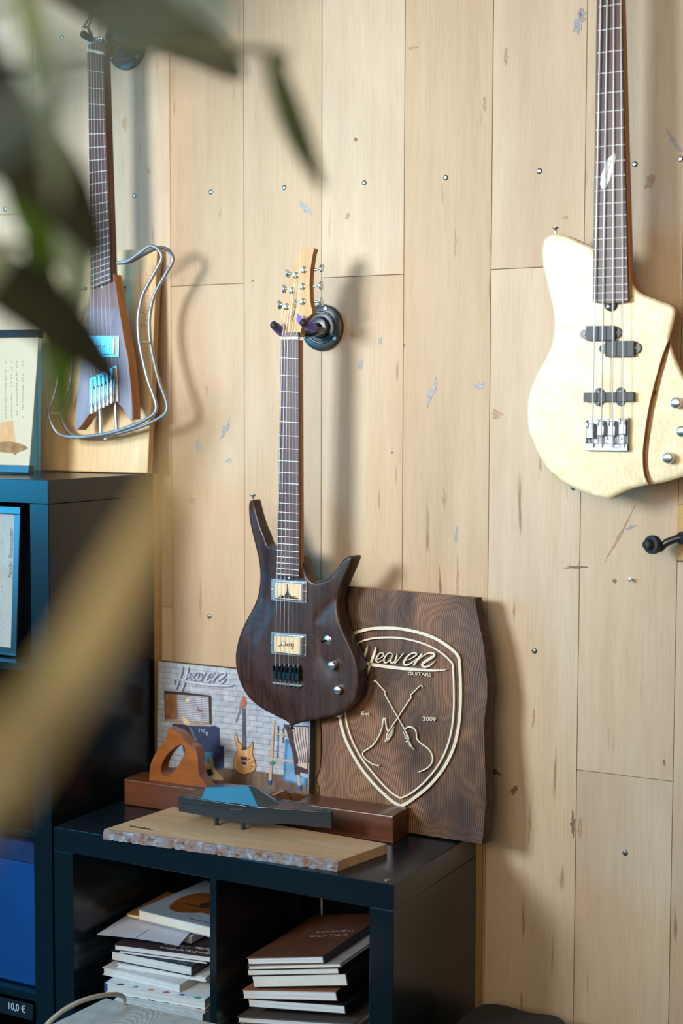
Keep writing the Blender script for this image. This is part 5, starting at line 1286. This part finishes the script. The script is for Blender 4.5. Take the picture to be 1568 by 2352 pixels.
# right pile: it lies with its spine side propped up
YR = -.385
def rbook(name, label, pl, pr_, h, depth, cover, **k):
    """front lower edge from pixel pl to pr_ in the plane y = YR"""
    a, b = at(pl[0], pl[1], YR), at(pr_[0], pr_[1], YR)
    r, up, w = book(name, label, (0, 2300), (100, 2300), .6, h, depth, cover, **dict(k, width=math.hypot(b.x-a.x, b.z-a.z)))
    r.location = a; r.rotation_euler = (0, -atan2(b.z-a.z, b.x-a.x), 0); return r, up, w
zr = at(570, 2313, YR).z
DK = plain('black_gloss_cover', srgb(28, 30, 36), .3, var=.2)
rm = root('paper_ream', 'thick pile of paper at the very bottom of the right cubby', 'paper', loc=(.42, YR-.005, SHZ+.0005))
MB().prism([(0, 0), (.27, 0), (.27, zr-SHZ-.022), (0, zr-SHZ-.046)], 0, .25).warp(lambda x, y, w: (x, .25-w, y)).build('sheets', WPAGE, rm, smooth=0)
rbook('magazine', 'glossy grey-brown magazine with a blue strip, bottom of the right pile', (545, 2350), (812, 2368), .0130, .26, plain('grey_brown_gloss_cover', srgb(96, 88, 84), .25, var=.1), group=GR)
rbook('paperback_book', 'thick black-spined book with pale blue pages, second from bottom of the right pile', (569, 2313), (793, 2329), .0160, .25, DK, spine='R', group=GR, th=.0006)
OR = plain('copper_cover', srgb(164, 108, 74), .4, var=.1)
r, up, w = rbook('paperback_book', 'copper-covered book with red lettering in the right pile', (557, 2294), (774, 2299), .0175, .25, OR, group=GR, th=.0006)
MB().box(w-.0016, w+.0008, .002, .25, 0, .0175).build('spine', DK, r, smooth=0)
t = text_mb('GUITARS', .014, 0, 0, 0, .0003); t.warp(lambda x, y, q: (w*.42+x, .004+y*.7, .0176+q)); t.build('printed_lettering', AR[3], up, smooth=0)
rbook('paperback_book', 'thickest cream-paged book in the middle of the right pile', (580, 2268), (798, 2264), .0225, .25, DK, pages=CPAGE, spine='R', group=GR, th=.0006)
rbook('paperback_book', 'slim cream-paged book third from the top of the right pile', (567, 2241), (778, 2237), .0110, .25, DK, pages=CPAGE, spine='R', group=GR, th=.0006)
rbook('paperback_book', 'slim grey-covered book right under the brown guitar book', (569, 2227), (782, 2221.5), .0066, .25, plain('pale_grey_cover', srgb(164, 160, 158), .4), pages=CPAGE, group=GR, th=.0006)
BRN = plain('brown_cloth_cover', srgb(104, 66, 50), .42, var=.12, scale=40)
r, up, w = rbook('hardcover_book', 'brown hardcover guitar book on top of the right pile', (568, 2217), (744, 2214), .0150, .28, BRN, group=GR)
MB().box(w-.0016, w+.0016, 0, .28, .0003, .0148).build('spine', plain('dark_slate_spine', srgb(44, 44, 58), .4), r, smooth=0)
PALT = plain('pale_print', srgb(150, 146, 150), .5)
t = text_mb('GUITAR', .026, 0, 0, 0, .0003, spacing=1.1); xs_ = max(v[0] for v in t.v); t.warp(lambda x, y, q: (w*.40+x*(w*.52/xs_), .125+y*.8, .0151+q)); t.build('printed_lettering', PALT, up, smooth=0)
t = text_mb('CLASSICAL', .020, 0, 0, 0, .0003, spacing=1.1); xs_ = max(v[0] for v in t.v); t.warp(lambda x, y, q: (w*.40+x*(w*.52/xs_), .155+y*.8, .0151+q)); t.build('printed_lettering', PALT, up, smooth=0)
cdr = root('light_sliver', 'white strip standing for a sliver of light at the back of the right cubby', 'light_strip', loc=at(738, 2060, -.06))
q0 = at(738, 2060, -.06)
MB().tube([at(738, 2040, -.052)-q0, at(738.5, 2080, -.055)-q0, at(739, 2116, -.055)-q0], [.0022, .0022, .0012], 8).build('light_strip', WPAGE, cdr)  # added white strip; a sliver of light is put into its shape
# ------------------------------------------------------------------ inside the tall unit
shz = [.05+tch*j+.016*(j) for j in range(0, 4)]      # tops of the shelves
FY = TY0+.060
fz = shz[3]+.0022
x_in = TX1-.05
fr = Frame((x_in-.14, FY, fz), tilt=.06)
cf = root('framed_certificate', 'certificate in a glossy dark frame in the top compartment of the tall unit', 'picture frame', fr)
tr, br = fr.px(51, 1164), fr.px(51, 1526)
fx1 = tr[0]; FH = min(tr[1], tch-.016); fx0 = fx1-.225
FRM = plain('glossy_dark_frame', (0.010, 0.016, 0.022, 1), .25, var=.15, spec=.85)
fw = .017
for b_ in ((fx0, fx1, 0, fw), (fx0, fx1, FH-fw, FH), (fx0, fx0+fw, fw, FH-fw), (fx1-fw, fx1, fw, FH-fw)):
    MB().box(b_[0], b_[1], b_[2], b_[3], -.014, .006, .0012).build('frame_bar', FRM, cf, smooth=20)
MB().box(fx0+.004, fx1-.004, .004, FH-.004, -.013, -.002).build('certificate', plain('ivory_certificate_paper', srgb(218, 214, 200), .6, var=.05, scale=12), cf, smooth=0)
def gl():
    t = NT('picture_glass'); nz = t.noise(t.coords((1, 1, 1)), 3); t.color(t.ramp(nz, [(0, (.98, .99, 1, 1)), (1, (1, 1, 1, 1))])); t.setb(rough=.03, trans=1.0); t.b.inputs['IOR'].default_value = 1.1; return t.m
MB().box(fx0+fw-.001, fx1-fw+.001, fw-.001, FH-fw+.001, -.0012, .0).build('glass_pane', gl(), cf, smooth=0)
t = text_mb('Fender Stratocaster', .011, 0, 0, 0, .0003, .35)
q0_, q1_ = fr.px(25, 1328, -.0018), fr.px(25, 1213, -.0018); xs_ = max(v[0] for v in t.v); k = (q1_[1]-q0_[1])/xs_
t.warp(lambda x, y, w: (q0_[0]-y*1.5+.003, q0_[1]+x*k, w-.0019)); t.build('printed_lettering', plain('grey_ink', srgb(92, 88, 86), .6), cf, smooth=0)
mm = MB()
for k in range(26):
    y = 1200+k*11+R.uniform(-3, 3); x = R.choice((3, 8))+R.uniform(-2, 2); mm.ribbon([fr.px(x, y, -.0018), fr.px(x+1, y+5, -.0018)], .0007, -.0019, -.0016)
mm.build('printed_text', plain('faint_ink', srgb(150, 146, 140), .7), cf, smooth=0)

BLUEB = plain('blue_cardboard', srgb(10, 66, 128), .4, var=.1, scale=12)
bx1 = at(74, 2100, TY0+.03).x
bz = shz[1]+.0006; bb_ = root('storage_box', 'deep blue storage box in the third compartment of the tall unit', 'box', loc=(x_in-tcw/2, TY0+.17, bz))
MB().box(-.158, .158, -.14, .15, 0, tch*.80, .004).build('box_body', BLUEB, bb_)
MB().box(-.161, .161, -.143, .153, tch*.80-.001, tch*.80+.045, .004).build('lid', plain('dark_blue_lid', srgb(24, 48, 92), .4), bb_)
tz = shz[1]
tg = root('price_tag', 'dark price strip reading 10,0 € on the shelf edge of the tall unit', 'price tag', loc=at(40, 2312, TY0-.004))
q = at(40, 2312, TY0-.004)
zt_b = at(40, 2334, TY0-.004).z; zt_t = at(40, 2298, TY0-.004).z
fP = Frame((q.x, TY0-.003, q.z))
MB().box(-.12, x_in-q.x, zt_b-q.z, zt_t-q.z, -.0, .0).build('strip', BLACKP, tg) if False else None
MB().box(-.12, x_in-q.x-.001, -.0035, -.0012, zt_b-q.z, zt_t-q.z, .0006).build('strip', plain('black_price_strip', (.008, .014, .022, 1), .3, spec=.6), tg)
t = text_mb('10,0 €', 1.0, 0, 0, 0, 1); xs0, xs1 = min(v[0] for v in t.v), max(v[0] for v in t.v); ys1 = max(v[1] for v in t.v)
pa, pb_, pc = at(23, 2316, TY0-.004)-q, at(61, 2325, TY0-.004)-q, at(23, 2299, TY0-.004)-q
kx = (pb_.x-pa.x)/(xs1-xs0); kz = (pc.z-pa.z)/ys1
t.warp(lambda x, y, w: (pa.x+(x-xs0)*kx, -.0038-.0003*w, pa.z+y*kz)); t.build('price_lettering', plain('white_print', srgb(220, 228, 232), .5), tg, smooth=0)

# ------------------------------------------------------------------ rough wooden stool in front, with a cable
def ring_wood():  # pale bluish light on the seat is put into the wood colour
    t = NT('blue_lit_pine_rings'); v = t.coords((1, .33, 1)); ws = t.noise(t.coords((1, 1, 1)), 6, 2)
    wv = t.n('ShaderNodeTexWave', wave_type='RINGS', rings_direction='Z'); wv.inputs['Scale'].default_value = 60; wv.inputs['Distortion'].default_value = 1.6; wv.inputs['Detail'].default_value = 2; wv.inputs['Detail Scale'].default_value = 1.0
    t.l(v, wv.inputs['Vector']); n_ = t.noise(t.coords((1, 1, 1)), 40, 4)
    c = t.ramp(wv.outputs['Fac'], [(.1, srgb(204, 200, 192)), (.6, srgb(214, 212, 206)), (.95, srgb(182, 174, 164))])
    t.color(t.mix(c, t.ramp(n_, [(.3, srgb(210, 214, 220)), (.7, (1, 1, 1, 1))]), .8, 'MULTIPLY')); t.setb(rough=.6, spec=.4); t.bump(wv.outputs['Fac'], .3, .001); return t.m
SZ = .50
s0, s1, s2 = atZ(243, 2291, SZ), atZ(118, 2352, SZ), atZ(480, 2346, SZ)
e1 = (s1-s0).normalized(); e2 = (s2-s0).normalized()
stp = [s0, s0+e2*.05+Vector((0, -.002, 0)), s0+e2*.38, s0+e2*.40+e1*.36, s0+e1*.36]
sr = root('wooden_stool', 'rough pale wooden stool with ring grain in the bottom left foreground', 'stool', loc=(s0.x+.1, s0.y-.2, 0))
oo = Vector((s0.x+.1, s0.y-.2, 0))
top = [((p-oo).x, (p-oo).y) for p in stp]
MB().prism(resample(top, .03), SZ-.055, SZ, bevel=.003).build('seat', ring_wood(), sr)
cen = Vector((sum(p[0] for p in top)/5, sum(p[1] for p in top)/5, 0))
for p in (top[0], top[2], top[3], top[4]):
    a_ = cen.lerp(Vector((p[0], p[1], 0)), .70); b2 = cen.lerp(Vector((p[0], p[1], 0)), .80)
    MB().tube([(b2.x, b2.y, 0), (a_.x, a_.y, SZ-.054)], [.018, .022], 12).build('leg', BATTEN, sr)
CAB = plain('beige_cable_sheath', srgb(188, 176, 158), .5, var=.05)
cb = root('power_cable', 'beige round cable curving over the corner of the wooden stool', 'cable', loc=atZ(283, 2308, SZ))
q0 = atZ(283, 2308, SZ)
cp = [atZ(90, 2375, SZ+.02), atZ(118, 2343, SZ+.035), atZ(150, 2318, SZ+.045), atZ(190, 2298, SZ+.050), atZ(235, 2286, SZ+.045), atZ(268, 2284, SZ+.032), atZ(284, 2291, SZ+.018), atZ(284, 2303, SZ+.005), atZ(270, 2312, SZ+.0048), atZ(240, 2340, SZ+.0048), atZ(230, 2380, SZ+.0048)]
MB().tube(catmull([p-q0 for p in cp[:8]]+[cp[7]-q0+Vector((.004, .004, -.0005)), ], 6, False), .0044, 10).build('cable', CAB, cb)
# dark bag on the floor beside the low unit
bg = root('fabric_bag', 'dark grey fabric bag on the floor between the low unit and the wall corner', 'bag', loc=(.93, -.22, 0))
gz = at(1075, 2336, -.20).z
def bagm():
    m = MB(); n = 20; rows = 9; vs = []
    for j in range(rows+1):
        t = j/rows; zz = gz*t
        for k in range(n):
            a_ = 2*pi*k/n; rx = .115*(1-.16*t**3); ry = .16*(1-.22*t**3)
            ex = .55; cx_ = math.copysign(abs(cos(a_))**ex, cos(a_)); sy_ = math.copysign(abs(sin(a_))**ex, sin(a_))
            f_ = 1+.05*noise.noise((cx_*2, sy_*2, t*3)); vs.append((rx*cx_*f_, ry*sy_*f_, zz-(.012*(1-abs(cx_)) if j == rows else 0)))
    fs = [(j*n+k, j*n+(k+1) % n, (j+1)*n+(k+1) % n, (j+1)*n+k) for j in range(rows) for k in range(n)]
    vs.append((0, 0, gz*.97)); fs += [(rows*n+k, rows*n+(k+1) % n, len(vs)-1) for k in range(n)]
    return m.add(vs, fs)
bagm().build('sack', plain('charcoal_canvas', srgb(44, 42, 42), .8, var=.2, scale=120, bump=.3), bg, smooth=60)
MB().tube(catmull([(-.05, -.06, gz*.95), (-.055, -.06, gz-.004), (0, -.06, gz+.004), (.05, -.06, gz*.96)], 5, False), .006, 8).build('handle', plain('black_webbing', srgb(26, 25, 26), .8), bg)

# ------------------------------------------------------------------ houseplant close to the camera
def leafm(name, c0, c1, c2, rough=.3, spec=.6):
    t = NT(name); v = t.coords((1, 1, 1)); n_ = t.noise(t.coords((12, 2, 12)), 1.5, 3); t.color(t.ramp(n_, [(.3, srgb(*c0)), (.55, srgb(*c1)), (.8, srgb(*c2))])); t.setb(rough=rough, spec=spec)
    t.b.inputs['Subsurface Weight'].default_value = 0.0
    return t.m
LG1 = leafm('dark_green_leaf', (24, 26, 15), (33, 36, 21), (48, 52, 31), .55, .2); LG2 = leafm('mid_green_leaf', (52, 76, 24), (72, 104, 34), (104, 136, 58)); LTAN = leafm('dry_olive_leaf', (138, 126, 92), (154, 142, 106), (170, 158, 122)); LSHEEN = leafm('sheen_green_leaf', (120, 138, 118), (144, 160, 140), (166, 178, 158))  # palest leaf: window sheen is put into its colour
pot_c = atD(-420, 1200, .95); pot_c.z = 0
plant = root('potted_plant', 'out-of-focus potted plant with long pointed leaves in the left foreground', 'plant', loc=(pot_c.x, pot_c.y, 0))
pc = Vector((pot_c.x, pot_c.y, 0))
MB().lathe([(.105, 0), (.12, .02), (.15, .26), (.16, .27), (.16, .29), (.145, .29), (.138, .25), (0, .25)], (0, 0, 0), (0, 0, 1), 28).build('pot', plain('grey_glazed_pot', srgb(120, 122, 124), .35), plant)
MB().lathe([(.137, .249), (.10, .258), (0, .262)], (0, 0, 0), (0, 0, 1), 24).build('soil', plain('dark_soil', srgb(50, 38, 30), .9, var=.3), plant)
trunk = [Vector((0, 0, .25)), Vector((.01, .01, .8)), Vector((-.01, .02, 1.3)), Vector((.0, .01, 1.7)), Vector((.01, .0, 2.05))]
STM = plain('green_brown_stem', srgb(96, 98, 62), .6, var=.2)
MB().tube(catmull(trunk, 6, False), [.014-.009*i/24 for i in range(25)], 10).build('stem', STM, plant)
def leaf(pb, pt, db, dt, wpx, mat, bend=(0, 0), roll=.0, hide=True):
    """blade from pixel pb at distance db to pixel pt at distance dt"""
    a = atD(pb[0], pb[1], db)-pc; b = atD(pt[0], pt[1], dt)-pc
    mid = (a+b)/2+_r*bend[0]*((db+dt)/2/FPX)-_u*bend[1]*((db+dt)/2/FPX)
    ctl = catmull([a, a.lerp(mid, .5)+(mid-(a+b)/2)*.25, mid, mid.lerp(b, .5)+(mid-(a+b)/2)*.25, b], 5, False)
    W_ = wpx*((db+dt)/2)/FPX; N = len(ctl); vs = []
    for i, p in enumerate(ctl):
        t = i/(N-1); p = Vector(p); tg_ = (Vector(ctl[min(i+1, N-1)])-Vector(ctl[max(i-1, 0)])).normalized()
        side = tg_.cross(_d).normalized(); up_ = side.cross(tg_).normalized(); side, up_ = side*cos(roll)+up_*sin(roll), up_*cos(roll)-side*sin(roll)
        w = W_*.5*(sin(pi*min(1, max(0, (t*.93+.04)))**.8))**.75
        for s_ in (-1, -.5, 0, .5, 1): vs.append(p+side*w*s_+up_*(abs(s_)*w*.22))
    fs = [(i*5+k, i*5+k+1, (i+1)*5+k+1, (i+1)*5+k) for i in range(N-1) for k in range(4)]
    m = MB().add(vs, fs); n5 = len(vs)
    m.add([v+_d*.0006 for v in vs], [tuple(reversed(f)) for f in fs])
    lf = m.build('leaf', mat, plant, smooth=60, fix=False)
    # petiole back to the trunk
    zt = max(.3, min(1.95, a.z-.05)); tb_ = None
    best = min((Vector(q) for q in catmull(trunk, 6, False)), key=lambda q: abs(q.z-zt))
    mid2 = (a+best)/2+Vector((0, 0, .02))
    MB().tube(catmull([best, mid2, a, a.lerp(Vector(ctl[3]), .8)], 5, False), [.003]*15+[.002], 6).build('petiole', STM, plant)
    return lf
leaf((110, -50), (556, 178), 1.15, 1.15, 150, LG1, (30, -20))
leaf((360, -90), (548, 84), .80, .80, 80, plain('blue_sheen_leaf', srgb(96, 136, 152), .3, var=.2), (15, -8))
leaf((622, 120), (742, 434), 1.02, 1.08, 62, leafm('olive_leaf', (48, 56, 32), (62, 70, 42), (84, 92, 58), .5, .3), (-6, 10))
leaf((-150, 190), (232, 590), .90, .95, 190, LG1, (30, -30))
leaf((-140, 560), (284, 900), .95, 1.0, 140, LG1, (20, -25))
leaf((70, 560), (142, 972), 1.05, 1.1, 78, LG2, (20, 0))
leaf((140, 420), (178, 750), .95, 1.0, 86, LSHEEN, (14, 0), .3)
leaf((20, 380), (112, 640), .95, 1.0, 100, LG2, (20, 0))
leaf((40, -160), (130, 470), .62, .70, 70, LSHEEN, (30, 0), .3)
leaf((30, -120), (76, 190), .80, .85, 60, LG2, (10, 0))
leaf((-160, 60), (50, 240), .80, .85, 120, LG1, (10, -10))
leaf((-220, 250), (190, 236), .55, .60, 34, plain('brown_dry_leaf', srgb(96, 76, 52), .6, var=.2), (0, -10))
leaf((-140, 700), (30, 560), .80, .85, 90, LSHEEN, (0, 0))
leaf((-130, 2010), (490, 900), .46, .54, 130, LTAN, (25, 15))
leaf((-160, 1960), (375, 1190), .55, .62, 60, LG2, (-15, -20))
leaf((-200, 1820), (120, 1560), .42, .46, 110, LTAN, (0, 20))
leaf((430, 40), (1040, 590), .27, .30, 16, LG2, (20, -20))
leaf((590, -200), (560, 820), .26, .30, 24, LSHEEN, (-25, 0))
